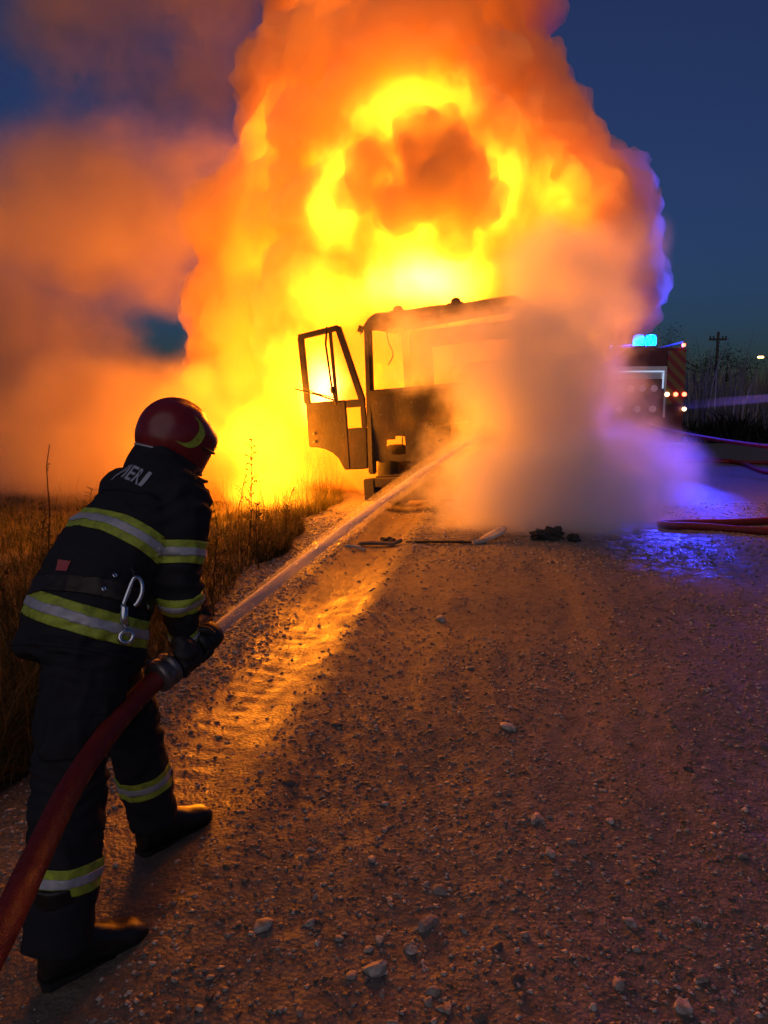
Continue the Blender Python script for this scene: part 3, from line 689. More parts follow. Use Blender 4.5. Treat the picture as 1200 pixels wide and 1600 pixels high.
ep('roof_rail', MB().tube([(1.15, .1, 3.0), (1.15, .1, 3.14), (1.15, 5.0, 3.14), (1.15, 5.0, 3.0)], .025, 6), ALU)
for x0, x1 in ((-1.22, -.76), (.76, 1.22)): ep('chevron_panel', MB().box((x0, .0, 1.55), (x1, .058, 2.92)), CHEV, .008)
fr_ = ep('compartment_frame', MB().box((-.75, -.01, 2.42), (.75, .055, 2.52)).box((-.75, -.01, 1.2), (-.70, .055, 2.42)).box((.70, -.01, 1.2), (.75, .055, 2.42)), ALU, .006)
for i in range(5): ep('roller_slat', MB().box((-.70, .02, 2.20+.04*i), (.70, .05, 2.235+.04*i)), ALU, parent=fr_)
ep('strip_light', MB().box((-.68, -.03, 2.37), (.68, .0, 2.41)), G_WHITE, .005, fr_)
ep('strip_light', MB().box((.64, -.03, 1.95), (.68, .0, 2.36)), G_WHITE, .005, fr_)
ep('pump_panel', MB().box((-.70, .03, 1.2), (.60, .056, 2.19)), BLK, .005)
for i in range(4): ep('pressure_gauge', MB().lathe([(.09, 0), (.09, .03), (.075, .035)], 16, Matrix.Translation((-.45+.3*i, .03, 1.95)) @ Matrix.Rotation(R(90), 4, 'X')), ALU)
for x in (-.45, .0, .40): ep('hose_outlet', MB().lathe([(.07, 0), (.07, .12), (.09, .13), (.09, .17)], 14, Matrix.Translation((x, .03, 1.42)) @ Matrix.Rotation(R(90), 4, 'X')), ALU)
ep('rear_step', MB().box((-1.2, -.35, .48), (1.2, .05, .55)), ALU, .01)
ep('ladder', MB().tube([(-.3, .2, 3.12), (-.3, 4.8, 3.2)], .03, 6).tube([(.3, .2, 3.12), (.3, 4.8, 3.2)], .03, 6).tube([(-.3, 1, 3.13), (.3, 1, 3.13)], .02, 6).tube([(-.3, 2, 3.15), (.3, 2, 3.15)], .02, 6), ALU)
for x in (.05, .36):
    b_ = ep('beacon_base', MB().box((x-.12, .12, 3.0), (x+.12, .36, 3.06)), BLK, .01)
    ep('beacon', MB().lathe([(.12, 3.06), (.145, 3.10), (.145, 3.26), (.11, 3.33), (.02, 3.35)], 16, Matrix.Translation((x, .24, 0))), G_BLUE, 0, b_, True)
    lb_ = lamp('beacon_light', (0, 0, 0), 800, .08, (0.025, 0.04, 1.0)); lb_.parent = eng; lb_.location = (x, .24, 3.46)
    sd = bpy.data.lights.new('beacon_beam', 'SPOT'); sd.energy = (18000, 20000)[x > .2]; sd.color = (0.03, 0.04, 1.0); sd.spot_size = R((34, 29)[x > .2]); sd.spot_blend = .6; sd.shadow_soft_size = .08
    so = bpy.data.objects.new('beacon_beam', sd); COL.objects.link(so); so.location = (6.62+x, 20.05, 3.46); so.rotation_euler = (Vector(((4.3, 14.0, 4.7), (4.7, 14.4, .3))[x > .2])-so.location).to_track_quat('-Z', 'Y').to_euler()
ep('side_beacon', MB().lathe([(.03, 3.0), (.035, 3.08), (.02, 3.1)], 10, Matrix.Translation((-.70, .1, 0))), G_BLUE, 0, None, True)
ep('marker_lamp', MB().box((1.10, -.03, 3.02), (1.18, .05, 3.10)), G_RED, .01)
for x, c_ in ((.78, G_AMBER), (1.0, G_RED), (1.22, G_RED)): ep('tail_lamp', MB().lathe([(.055, 0), (.055, .03), (.04, .04)], 14, Matrix.Translation((x, .0, 1.80)) @ Matrix.Rotation(R(90), 4, 'X')), c_)
ep('work_lamp', MB().lathe([(.05, 0), (.05, .04)], 12, Matrix.Translation((1.23, -.02, 1.42)) @ Matrix.Rotation(R(90), 4, 'X')), G_AMBER)
for (x, y) in ((-1.0, 1.6), (1.0, 1.6), (-1.05, 5.9), (1.05, 5.9)):
    Mx = Matrix.Translation((x, y, .5)) @ Matrix.Rotation(R(90), 4, 'Y')
    wl = MB().lathe([(.30, -.15), (.46, -.14), (.5, -.09), (.5, .09), (.46, .14), (.30, .15)], 24, Mx).build('wheel', BLK, eng, True)
    MB().lathe([(.08, -.12), (.29, -.155), (.29, .155), (.08, .12)], 18, Mx).build('rim', ALU, wl, True)

# ---- supply hoses lying about
k = NM('hose_red'); P = k.geo()
HOSE = k.bsdf(k.mix(k.noise(P, 14, 4), (0.11, 0.007, 0.008), (0.20, 0.014, 0.012)), k.mapr(k.noise(P, 30, 4), .3, .7, .42, .75), 0, k.bump(k.math('ADD', k.noise(P, 260, 2), k.math('MULTIPLY', k.noise(P, 24, 3), 1.2)), .5, .004), spec=.4)
def hose(pts, r_, label, ground_=True, n=14):
    pts = [Vector((p[0], p[1], (gz_(p[0], p[1]) + r_*.9) if len(p) < 3 else p[2])) for p in pts]
    o = MB().tube(spline(pts), r_, n).build('fire_hose', HOSE, None, True); tag(o, label, 'hose', 'fire hoses'); return o
hose([(6.5, 8.6), (5.4, 8.95), (4.6, 9.12), (3.95, 9.38), (3.68, 9.48), (3.58, 9.58), (3.64, 9.68), (3.95, 9.72), (4.9, 9.86), (6.5, 10.3)], .05, 'red fire hose folded into a tight loop on the wet road')
hose([(7.0, 19.98, 1.0), (7.03, 19.4, .95), (7.15, 18.4, .86), (7.5, 17.0, .76), (7.85, 15.6, .70), (8.2, 14.4, .68), (8.8, 13.6, .72), (9.4, 13.2, .9)], .048, 'red fire hose hanging from the pump outlet above the road')
hose([(7.4, 21.0), (8.4, 20.6), (9.0, 20.2), (9.15, 19.2), (8.75, 17.8), (8.65, 17.0), (8.9, 16.4), (9.6, 15.8), (11, 15.2)], .06, 'red fire hose snaking over the ground beside the fire engine')
hose([(6.7, 19.5), (7.6, 20.5), (9.0, 19.9), (10.6, 19.2), (14, 18.6)], .05, 'red fire hose stretched straight along the ground from the engine')
# ================================================================ firefighter
from mathutils.bvhtree import BVHTree
V3 = lambda *a: Vector(a)
k = NM('turnout_cloth'); P = k.geo()
CLOTH = k.bsdf(k.mix(k.noise(P, 9, 4), (0.012, 0.012, 0.016), (0.026, 0.025, 0.030)), 0.82, 0, k.bump(k.math('ADD', k.noise(P, 14, 5, .6), k.math('MULTIPLY', k.noise(P, 420, 2), .25)), .5, .012), spec=.25)
k = NM('glove_leather'); P = k.geo(); GLOVE = k.bsdf((0.014, 0.012, 0.012), 0.6, 0, k.bump(k.noise(P, 60, 4), .4, .004))
k = NM('boot_leather'); P = k.geo(); BOOT = k.bsdf((0.012, 0.010, 0.010), k.mapr(k.noise(P, 20, 4), .3, .7, .3, .6), 0, k.bump(k.noise(P, 70, 4), .3, .003))
k = NM('hivis_yellow'); P = k.geo(); YEL = k.bsdf(k.mix(k.mapr(k.noise(P, 30, 5, .7), .35, .7), (0.24, 0.30, 0.03), (0.52, 0.62, 0.05)), 0.6)
k = NM('retro_silver'); P = k.geo(); SIL = k.bsdf(k.mix(k.noise(P, 40, 3), (0.30, 0.30, 0.34), (0.60, 0.60, 0.66)), 0.45, 0.15)
k = NM('helmet_red'); P = k.geo(); sc_ = k.mapr(k.noise(k.mapping(P, (6, 40, 30)), 6, 5, .7), .60, .68)
HELM = k.bsdf(k.mix(k.math('MULTIPLY', sc_, .5), k.mix(k.noise(P, 16, 5, .65), (0.15, 0.010, 0.014), (0.27, 0.018, 0.022)), (0.12, 0.06, 0.05)), k.mapr(k.noise(P, 30, 4), .3, .7, .16, .34), 0, spec=.6)
CHROME = NM('carabiner_steel').bsdf((0.72, 0.74, 0.78), 0.22, 1.0)
BELT = NM('belt_leather').bsdf((0.022, 0.014, 0.011), 0.55)
PATCH = NM('badge_red').bsdf((0.42, 0.07, 0.08), 0.6)
TXT = NM('print_silver').bsdf((0.42, 0.44, 0.50), 0.5)

person = empty('person', (-0.87, 2.27, 0))
tag(person, 'firefighter in dark turnout gear and red helmet leaning forward to aim a hose', 'person')
PX = Matrix.Translation((0.87, -2.27, 0))     # parts are written in world coordinates
def pp(name, me, mat, parent=None):
    me.transform(PX); return obj(name, me, mat, person if parent is None else parent)
FW = V3(.71, .70, 0); RT = V3(.70, -.71, 0); UP = V3(0, 0, 1)
def ering(c, ax, side, hw, hd, n=20, sq=2.3):
    ax = Vector(ax).normalized(); s_ = (Vector(side) - ax*Vector(side).dot(ax)).normalized(); d = ax.cross(s_).normalized()
    out = []
    for i in range(n):
        a = 2*math.pi*i/n; ca, sa = math.cos(a), math.sin(a)
        out.append(Vector(c) + s_*hw*math.copysign(abs(ca)**(2/sq), ca) + d*hd*math.copysign(abs(sa)**(2/sq), sa))
    return out
def chain(mb, secs, side, n=20, sq=2.2):
    """secs [(centre, half width, half depth)]"""
    rg = []
    for i, (c_, hw, hd) in enumerate(secs):
        a = Vector(secs[min(i+1, len(secs)-1)][0]) - Vector(secs[max(i-1, 0)][0]); rg.append(ering(c_, a, side, hw, hd, n, sq))
    mb.loft(rg)
    return mb
HIP_R, KN_R, AN_R = V3(-.868, 2.150, .90), V3(-.915, 2.060, .520), V3(-.928, 1.958, .13)
HIP_L, KN_L, AN_L = V3(-.985, 2.285, .90), V3(-.905, 2.545, .500), V3(-.858, 2.588, .12)
SH_R, EL_R, WR_R = V3(-.655, 2.420, 1.285), V3(-.652, 2.350, 1.035), V3(-.655, 2.400, .840)
SH_L, EL_L, WR_L = V3(-.935, 2.715, 1.275), V3(-.790, 2.760, 1.020), V3(-.640, 2.545, .850)
NECK, HEAD = V3(-.762, 2.600, 1.385), V3(-.738, 2.662, 1.468)
body = MB()
# torso: jacket
chain(body, [(V3(-.926, 2.185, .815), .188, .168), (V3(-.923, 2.197, .84), .199, .180), (V3(-.918, 2.225, .93), .196, .172), (V3(-.890, 2.320, 1.06), .190, .160), (V3(-.818, 2.455, 1.195), .205, .155),
             (V3(-.782, 2.530, 1.285), .200, .130), (V3(-.768, 2.572, 1.345), .145, .105), (NECK, .090, .090), (V3(-.750, 2.63, 1.43), .068, .072)], RT, 24)
# head with brow, nose, jaw (mostly inside helmet and hood)
HF = V3(.80, .52, -.28).normalized(); HR = HF.cross(UP).normalized(); HU = HR.cross(HF).normalized()
body.add(*[[HEAD + HF*v.y + HR*v.x + HU*v.z for v in sphere_pts((0, 0, 0), 1, 3, (.068, .085, .098))[0]], sphere_pts((0, 0, 0), 1, 3)[1]])
body.add(*[[HEAD + HF*(v.y+.055) + HR*v.x + HU*(v.z-.07) for v in sphere_pts((0, 0, 0), 1, 2, (.05, .05, .05))[0]], sphere_pts((0, 0, 0), 1, 2)[1]])
body.tube([HEAD+HF*.085+HU*.02, HEAD+HF*.112-HU*.02, HEAD+HF*.095-HU*.035], [.012, .016, .010], 8)
# arms
def limb(pts, side): chain(body, pts, side, 18, 2.0)
for (S, E, W, sg) in ((SH_R, EL_R, WR_R, 1), (SH_L, EL_L, WR_L, -1)):
    inn = S - RT*sg*.11 - UP*.0
    limb([(inn, .085, .10), (S + UP*.005, .094, .095), (S.lerp(E, .25), .090, .092), (S.lerp(E, .6), .080, .082), (E.lerp(S, .1), .076, .078), (E, .074, .077), (E.lerp(W, .25), .072, .072), (E.lerp(W, .7), .062, .062), (W, .054, .052), (W+(W-E).normalized()*.02, .052, .050)], RT if sg > 0 else FW)
# legs: wide trousers over boots
limb([(HIP_R+V3(-.02, .03, .04), .115, .125), (HIP_R+V3(0, 0, -.04), .122, .132), (HIP_R.lerp(KN_R, .5), .112, .120), (KN_R+V3(.005, .0, .05), .104, .108), (KN_R, .102, .105), (KN_R.lerp(AN_R, .3), .100, .103), (KN_R.lerp(AN_R, .62), .096, .098), (KN_R.lerp(AN_R, .9), .095, .098), (KN_R.lerp(AN_R, 1.14), .096, .100), (KN_R.lerp(AN_R, 1.18), .090, .094)], RT)
limb([(HIP_L+V3(.02, -.02, .03), .112, .125), (HIP_L+V3(.0, .02, -.04), .118, .130), (HIP_L.lerp(KN_L, .5), .108, .116), (KN_L+V3(-.01, -.03, .06), .100, .104), (KN_L, .097, .100), (KN_L.lerp(AN_L, .3), .095, .097), (KN_L.lerp(AN_L, .7), .093, .095), (KN_L.lerp(AN_L, 1.10), .094, .098), (KN_L.lerp(AN_L, 1.14), .088, .092)], RT)
bme = mesh_from('body', body.v, body.f)
bm = bmesh.new(); bm.from_mesh(bme); bmesh.ops.recalc_face_normals(bm, faces=bm.faces); bm.to_mesh(bme); bm.free()
bme = evaluated(bme, [('REMESH', dict(mode='VOXEL', voxel_size=.0105)), ('SMOOTH', dict(factor=.5, iterations=4))])
# cloth folds: rings of creases round the joints, soft drag lines, general crumple
def seg_d(p, a, b):
    ab = b-a; t = max(0, min(1, (p-a).dot(ab)/ab.length_squared)); return (p-(a+ab*t)).length, t
joints = [(EL_R, SH_R, WR_R, .11), (EL_L, SH_L, WR_L, .11), (KN_R, HIP_R, AN_R, .16), (KN_L, HIP_L, AN_L, .16), (HIP_R, V3(-.89, 2.32, 1.06), KN_R, .15), (SH_R, V3(-.8, 2.5, 1.29), EL_R, .12)]
co = [v.co.copy() for v in bme.vertices]; no = [v.normal.copy() for v in bme.vertices]
for v, p, n_ in zip(bme.vertices, co, no):
    w0 = V3(mnoise.noise(p*5), mnoise.noise(p*5+V3(7, 0, 0)), 0)*.08
    rd = 1-abs(mnoise.noise(Vector(((p+w0).x*8, (p+w0).y*8, (p+w0).z*5)))*2)
    d = .012*mnoise.noise(p*6.5) + .009*(rd**3) - .003 + .007*mnoise.noise(p*15 + V3(4, 0, 0)) + .003*mnoise.noise(p*34)
    for (J, A, B, rr) in joints:
        dd = (p-J).length
        if dd < rr*1.6:
            ax = (B-A).normalized(); s_ = (p-J).dot(ax) + .018*mnoise.noise(p*16)
            d += .0115*math.sin(s_*115 + 9*mnoise.noise(p*6))*(.4+.9*abs(mnoise.noise(p*4+V3(3, 1, 0))))*math.exp(-(dd/rr)**2)
    if p.z < .5:  # stacked folds above the boots
        d += .009*mnoise.noise(Vector((p.x*7, p.y*7, p.z*19 + 3*mnoise.noise(p*5))))*(1-p.z/.6)
    v.co = p + n_*d
bme.update(); bme.polygons.foreach_set('use_smooth', [True]*len(bme.polygons))
body_bm = bmesh.new(); body_bm.from_mesh(bme); body_bm.normal_update()
BVH = BVHTree.FromBMesh(body_bm)

def band_mesh(c_, ax, h0, h1, test, off=.005):
    """strip of the garment's own surface between two planes, lifted off it"""
    b = body_bm.copy(); ax = ax.normalized()
    kill = [f for f in b.faces if not test(f.calc_center_median()) or abs((f.calc_center_median()-c_).dot(ax)) > .12]
    bmesh.ops.delete(b, geom=kill, context='FACES')
    for h, sg in ((h0, -1), (h1, 1)):
        bmesh.ops.bisect_plane(b, geom=b.verts[:]+b.edges[:]+b.faces[:], plane_co=c_+ax*h, plane_no=ax*sg, clear_outer=True)
    b.normal_update()
    for v in b.verts: v.co += v.normal*off
    # turn the strip into a thin band of fabric
    ext = bmesh.ops.solidify(b, geom=b.faces[:], thickness=.002)
    me = bpy.data.meshes.new('band'); b.to_mesh(me); b.free()
    me.polygons.foreach_set('use_smooth', [True]*len(me.polygons)); return me
def tri_band(c_, ax, w_, test, lab=None):
    root = pp('reflective_band', band_mesh(c_, ax, -w_*.5, w_*.5, test, .003), YEL)
    pp('silver_strip', band_mesh(c_, ax, -w_*.17, w_*.17, test, .0062), SIL, root)
    return root
arm_r = lambda p, r_=.115: min(seg_d(p, SH_R, EL_R)[0], seg_d(p, EL_R, WR_R)[0]) < r_
arm_l = lambda p, r_=.115: min(seg_d(p, SH_L, EL_L)[0], seg_d(p, EL_L, WR_L)[0]) < r_
leg_r = lambda p: seg_d(p, KN_R, AN_R)[0] < .14 and p.z < .5
leg_l = lambda p: seg_d(p, KN_L, AN_L)[0] < .14 and p.z < .45
torso = lambda p: not arm_r(p, .098) and not arm_l(p, .098) and p.z > .8
T1 = (V3(-.800, 2.51, 1.295) - V3(-.895, 2.315, 1.06))
T0 = (V3(-.895, 2.315, 1.06) - V3(-.925, 2.195, .835))
tri_band(V3(-.850, 2.405, 1.145), T1.normalized()+RT*.12, .078, torso)
tri_band(V3(-.914, 2.232, .952), T0.normalized()+RT*.22, .080, torso)
tri_band(SH_R.lerp(EL_R, .66), EL_R-SH_R, .072, lambda p: arm_r(p) and p.z > 1.03 and (p-SH_R.lerp(EL_R, .66)).length < .13)
tri_band(EL_R.lerp(WR_R, .30), WR_R-EL_R, .060, lambda p: arm_r(p) and p.z < 1.05)
tri_band(EL_R.lerp(WR_R, .96), WR_R-EL_R, .034, lambda p: arm_r(p) and p.z < .95)
tri_band(SH_L.lerp(EL_L, .66), EL_L-SH_L, .072, lambda p: arm_l(p) and (p-SH_L.lerp(EL_L, .66)).length < .13)
tri_band(EL_L.lerp(WR_L, .45), WR_L-EL_L, .060, lambda p: arm_l(p) and (p-EL_L.lerp(WR_L, .45)).length < .12)
tri_band(V3(-.905, 1.99, .265), KN_R-AN_R, .075, leg_r)
tri_band(KN_L.lerp(AN_L, .66), KN_L-AN_L, .066, leg_l)
pp('belt', band_mesh(V3(-.905, 2.275, 1.0), T0, -.026, .026, torso, .006), BELT)

# thigh pocket flap, hem seam
pp('hem_seam', band_mesh(V3(-.924, 2.19, .845), T0, -.006, .006, torso, .004), CLOTH)
pp('yoke_seam', band_mesh(V3(-.815, 2.47, 1.235), T1, -.004, .004, torso, .004), CLOTH)
pp('pocket_flap', band_mesh(V3(-.89, 2.10, .66), V3(.05, .1, 1), -.055, .055, lambda p: seg_d(p, HIP_R, KN_R)[0] < .2 and (p-V3(-.89, 2.10, .66)).dot(RT) > .05, .007), CLOTH)
# things fixed on the garment, set on its surface
CAMP = V3(0, 0, 1.6)
def on_body(px, py):
    u = (px-600)/1178; v = (800-py)/1178; p_ = R(8.3)
    d = V3(u, math.cos(p_)+v*math.sin(p_), v*math.cos(p_)-math.sin(p_)).normalized()
    h = BVH.ray_cast(CAMP, d); return h[0], h[1]
def frame_at(n_, up=UP):
    n_ = n_.normalized(); x = up.cross(n_).normalized(); y = n_.cross(x).normalized()
    return Matrix((x, y, n_)).transposed().to_4x4()
for (px, py) in ((179, 900), (162, 921), (228, 948), (244, 965), (232, 982)):
    c_, n_ = on_body(px, py)
    if c_ is None: continue
    Mx = Matrix.Translation(c_ + n_*.004) @ frame_at(n_)
    o = MB().lathe([(.0075, -.004), (.0085, .002), (.0055, .004), (.003, .002)], 12, Mx); 
    me = mesh_from('rivet', o.v, o.f, True); pp('rivet', me, CHROME)
c_, n_ = on_body(100, 884)
Mx = Matrix.Translation(c_ + n_*.003) @ frame_at(n_)
vv = []
for j in range(5):
    for i in range(7):
        p = Mx @ V3(-.022+.044*i/6, -.016+.032*j/4, .02); h = BVH.ray_cast(p + n_*.05, -n_); h = h if h[0] is not None else BVH.find_nearest(p); vv.append(h[0] + n_*.004)
pp('badge', mesh_from('badge', vv, [(j*7+i, j*7+i+1, j*7+i+8, j*7+i+7) for j in range(4) for i in range(6)], True), PATCH)
# carabiner with gate, swivel body and eye, hanging from the belt
c_, n_ = on_body(200, 925); n_ = (n_ + (CAMP-c_).normalized()*1.0).normalized()
Mx = Matrix.Translation(c_ + n_*.032) @ frame_at(n_)
hook = [V3(-.026, -.036, 0), V3(-.012, -.008, 0), V3(.006, .026, 0), V3(.016, .038, 0), V3(.027, .034, 0), V3(.034, .015, 0), V3(.030, -.010, 0), V3(.016, -.034, 0), V3(.004, -.044, 0)]
m = MB().tube([Mx @ p for p in spline(hook, 4)], .0068, 8); root_c = pp('carabiner', mesh_from('carabiner', m.v, m.f, True), CHROME)
m = MB().tube([Mx @ p for p in (V3(-.032, -.034, 0), V3(-.024, -.046, .002), V3(-.030, -.075, .002), V3(-.024, -.10, 0))], [.006, .012, .013, .007], 10); pp('swivel', mesh_from('swivel', m.v, m.f, True), CHROME, root_c)
ey = [V3(-.028 + .019*math.cos(a*.5236), -.128 + .017*math.sin(a*.5236), 0) for a in range(12)]
m = MB().tube([Mx @ p for p in ey], .0068, 8, closed=True); pp('eye_ring', mesh_from('eye_ring', m.v, m.f, True), CHROME, root_c)
m = MB().tube([Mx @ p for p in (V3(.014, .038, -.012), V3(.02, .055, -.016), V3(.012, .07, -.02))], .004, 6); pp('strap_loop', mesh_from('strap_loop', m.v, m.f, True), BELT, root_c)

# lettering across the shoulders
fc = bpy.data.curves.new('lettering', 'FONT'); fc.body = 'POMPIERI'; fc.align_x = 'CENTER'; fc.align_y = 'CENTER'; fc.size = .078; fc.offset = .0012; fc.resolution_u = 2
to = bpy.data.objects.new('tmp_txt', fc); COL.objects.link(to); dg = bpy.context.evaluated_depsgraph_get()
tme = bpy.data.meshes.new_from_object(to.evaluated_get(dg), depsgraph=dg); bpy.data.objects.remove(to)
b = bmesh.new(); b.from_mesh(tme); bmesh.ops.triangulate(b, faces=b.faces[:])
for _ in range(2): bmesh.ops.subdivide_edges(b, edges=[e for e in b.edges if e.calc_length() > .012], cuts=1, use_grid_fill=False); bmesh.ops.triangulate(b, faces=b.faces[:])
TA = T1.normalized(); back = -(RT.cross(TA)).normalized()
if back.dot(FW) > 0: back = -back
tc = V3(-.800, 2.51, 1.30) + TA*.016 - RT*.035
for v in b.verts:
    x, y = v.co.x*1.0, v.co.y*1.1 - .10*v.co.x
    o_ = tc + RT*x + TA*y + back*.35 - FW*0
    h = BVH.ray_cast(o_, -back)
    v.co = (h[0] + h[1]*.004) if h[0] is not None else tc
b.to_mesh(tme); b.free(); tme.materials.clear(); pp('lettering', tme, TXT)

pp('body', bme, CLOTH)

# ---- helmet
HC = HEAD + HU*.018 - HF*.004 - UP*.005
def hsurf(th, v, off=0.0):
    ph = v*R(118); sp_, cp = math.sin(ph), math.cos(ph)
    s_ = 1 if ph < R(90) else 1 + .06*(ph-R(90))
    f_ = (.134+off)*sp_*math.cos(th)*s_; r_ = (.110+off)*sp_*math.sin(th)*s_; u_ = (.126+off)*cp
    cth = math.cos(th)
    if cth > 0: f_ += .024*math.exp(-((v-.70)/.13)**2)*cth**4           # brow peak
    if v > .72: u_ -= .046*(v-.72)/.28*max(0, cth+.15)                    # cheeks lower at the front
    crest = .010*math.exp(-(r_/.018)**2)*(1 if v < .75 else 0)
    return HC + HF*f_ + HR*r_ + HU*(u_ + crest)
NT, NV = 64, 26
vv = [hsurf(2*math.pi*i/NT, max(.004, j/NV)) for j in range(NV+1) for i in range(NT)]
ff = [(j*NT+i, j*NT+(i+1) % NT, (j+1)*NT+(i+1) % NT, (j+1)*NT+i) for j in range(NV) for i in range(NT)] + [tuple(range(NT))[::-1]]
me = mesh_from('helmet', vv, ff, True); me = evaluated(me, [('SOLIDIFY', dict(thickness=.005, offset=-1))])
me.polygons.foreach_set('use_smooth', [True]*len(me.polygons))
hel = pp('helmet', me, HELM)
m = MB().tube([hsurf(2*math.pi*i/NT, 1.0, .002) for i in range(NT)], .0042, 6, closed=True); pp('helmet_rim', mesh_from('helmet_rim', m.v, m.f, True), SIL, hel)
for sg in (1, -1):    # curved reflective stickers on both sides
    n_ = 22; vv = []
    for i in range(n_+1):
        t = i/n_; a = R(-120 + 195*t); wdt = .36*math.sin(math.pi*t)**1.2
        for rr in (1.0, 1.0-wdt*1.25):
            th = R(88) - R(30)*math.cos(a)*rr; v = .64 - .22*math.sin(a)*rr
            vv.append(hsurf(sg*th, v, .0025))
    fs = [(2*i, 2*i+1, 2*i+3, 2*i+2) for i in range(n_)]
    pp('helmet_sticker', mesh_from('sticker', vv, fs if sg > 0 else [f[::-1] for f in fs], True), YEL, hel)
m = MB()
for j in range(1):
    m.tube([hsurf(R(a), .80, .004) for a in range(-58, 59, 4)], [.004]*30, 6)
pp('visor_edge', mesh_from('visor_edge', m.v, m.f, True), BLK, hel)
# neck curtain hanging from the helmet to the collar
rg = []
for j in range(9):
    t = j/8; row = []
    for i in range(40):
        th = 2*math.pi*i/40; a = hsurf(th, .97, -.008); dirn = (a-HC); dirn = dirn - HU*dirn.dot(HU)
        lowc = NECK + V3(-.012, -.012, -.045); e = lowc + RT*math.sin(th)*.138 + (FW)*math.cos(th)*.128 + UP*(.02*math.cos(th))
        p = a.lerp(e, t**1.1) + (HF*math.cos(th)+HR*math.sin(th))*(.012*math.sin(t*math.pi) + .006*math.sin(th*9+t*3)*t)
        row.append(p)
    rg.append(row)
m = MB().loft(rg, cap=False); me = mesh_from('neck_curtain', m.v, m.f, True); me = evaluated(me, [('SOLIDIFY', dict(thickness=.004))]); me.polygons.foreach_set('use_smooth', [True]*len(me.polygons))
pp('neck_curtain', me, CLOTH)
m = MB().tube([HC+HF*.08-HU*.125+HR*.05, HC+HF*.115-HU*.133+HR*.05, HC+HF*.140-HU*.128+HR*.045], [.012, .012, .005], 8); pp('chin_strap', mesh_from('chin_strap', m.v, m.f, True), BLK)

# ---- boots
def boot(A, toe, name, tilt=0.0):
    d = Vector((toe.x-A.x, toe.y-A.y, 0)).normalized(); s_ = Vector((d.y, -d.x, 0)); mb = MB()
    gz0 = gz_(A.x+d.x*.05, A.y+d.y*.05) - .004
    L = .215
    def sec(f_, w_, zb, zt, n=16):
        out = []
        for i in range(n):
            a = 2*math.pi*i/n; ca, sa = math.cos(a), math.sin(a)
            zz = (zb+zt)/2 + (zt-zb)/2*math.copysign(abs(sa)**.75, sa)
            out.append(Vector((A.x, A.y, gz0)) + d*f_ + s_*w_*math.copysign(abs(ca)**.8, ca) + UP*zz)
        return out
    mb.loft([sec(-.085, .030, .01, .09), sec(-.075, .042, .0, .13), (sec(-.03, .046, .0, .16)), sec(.03, .045, .004, .15), sec(.08, .046, .006, .115), sec(.13, .050, .0, .092), sec(.18, .050, .0, .080), sec(L-.012, .040, .004, .066), sec(L+.008, .022, .012, .045)])
    chain(mb, [(V3(A.x, A.y, gz0+.06)-d*.015, .055, .062), (V3(A.x, A.y, gz0+.16)-d*.012, .060, .066), (V3(A.x, A.y, gz0+.30)-d*.018, .070, .074)], s_, 16, 2.0)
    me = mesh_from('boot', mb.v, mb.f); b = bmesh.new(); b.from_mesh(me); bmesh.ops.recalc_face_normals(b, faces=b.faces); b.to_mesh(me); b.free()
    me = evaluated(me, [('REMESH', dict(mode='VOXEL', voxel_size=.0075)), ('SMOOTH', dict(factor=.5, iterations=4))])
    for v in me.vertices:
        p = v.co; v.co = p + v.normal*(.0035*mnoise.noise(p*22) + (.003*math.sin(p.z*110+3*mnoise.noise(p*10)) if .1 < p.z < .22 else 0))
    me.polygons.foreach_set('use_smooth', [True]*len(me.polygons))
    o = pp('boot', me, BOOT)
    sm_ = MB(); out = [(-.088, .030), (-.07, .045), (.0, .048), (.07, .047), (.13, .054), (.18, .054), (L, .038), (L+.012, .018)]
    ol = [Vector((A.x, A.y, gz0)) + d*f_ + s_*w_ for f_, w_ in out] + [Vector((A.x, A.y, gz0)) + d*f_ - s_*w_ for f_, w_ in out[::-1]]
    n_ = len(ol); sm_.add([p - UP*.004 for p in ol] + [p + UP*.020 for p in ol], [tuple(range(n_))[::-1], tuple(range(n_, 2*n_))] + [(i, (i+1) % n_, n_+(i+1) % n_, n_+i) for i in range(n_)])
    pp('sole', mesh_from('sole', sm_.v, sm_.f), BLK, o)
boot(V3(-.90, 1.962, 0), V3(-.705, 2.115, 0), 'boot'); boot(V3(-.835, 2.610, 0), V3(-.650, 2.82, 0), 'boot')

# ---- branch pipe and hose: a thing of its own, held in both hands
NA, NB = V3(-.705, 2.262, .748), V3(-.578, 2.478, .826); ND = (NB-NA).normalized(); NLEN = (NB-NA).length
noz = empty('hose_nozzle', NA); tag(noz, 'black branch pipe nozzle with metal coupling in gloved hands', 'nozzle')
NX_ = Matrix.Translation(-NA)
MZ = Matrix.Translation(NA) @ ND.to_track_quat('Z', 'Y').to_matrix().to_4x4()
def np_(name, prof, mat, n=22):
    m = MB().lathe(prof, n, NX_ @ MZ); return m.build(name, mat, noz, True, 0)
COUP = NM('coupling_metal').bsdf((0.20, 0.17, 0.17), 0.38, 0.7)
cp_ = np_('coupling', [(.040, -.012), (.050, -.008), (.053, .0), (.053, .022), (.048, .026), (.048, .034), (.053, .038), (.053, .052), (.044, .058), (.036, .062)], COUP)
for a in (40, 160, 280): 
    m = MB().box((.046, -.012, .002), (.064, .012, .022), NX_ @ MZ @ Matrix.Rotation(R(a), 4, 'Z')); m.build('lug', COUP, cp_, False, .004)
np_('barrel', [(.034, .055), (.030, .075), (.030, .165), (.036, .18)], BLK)
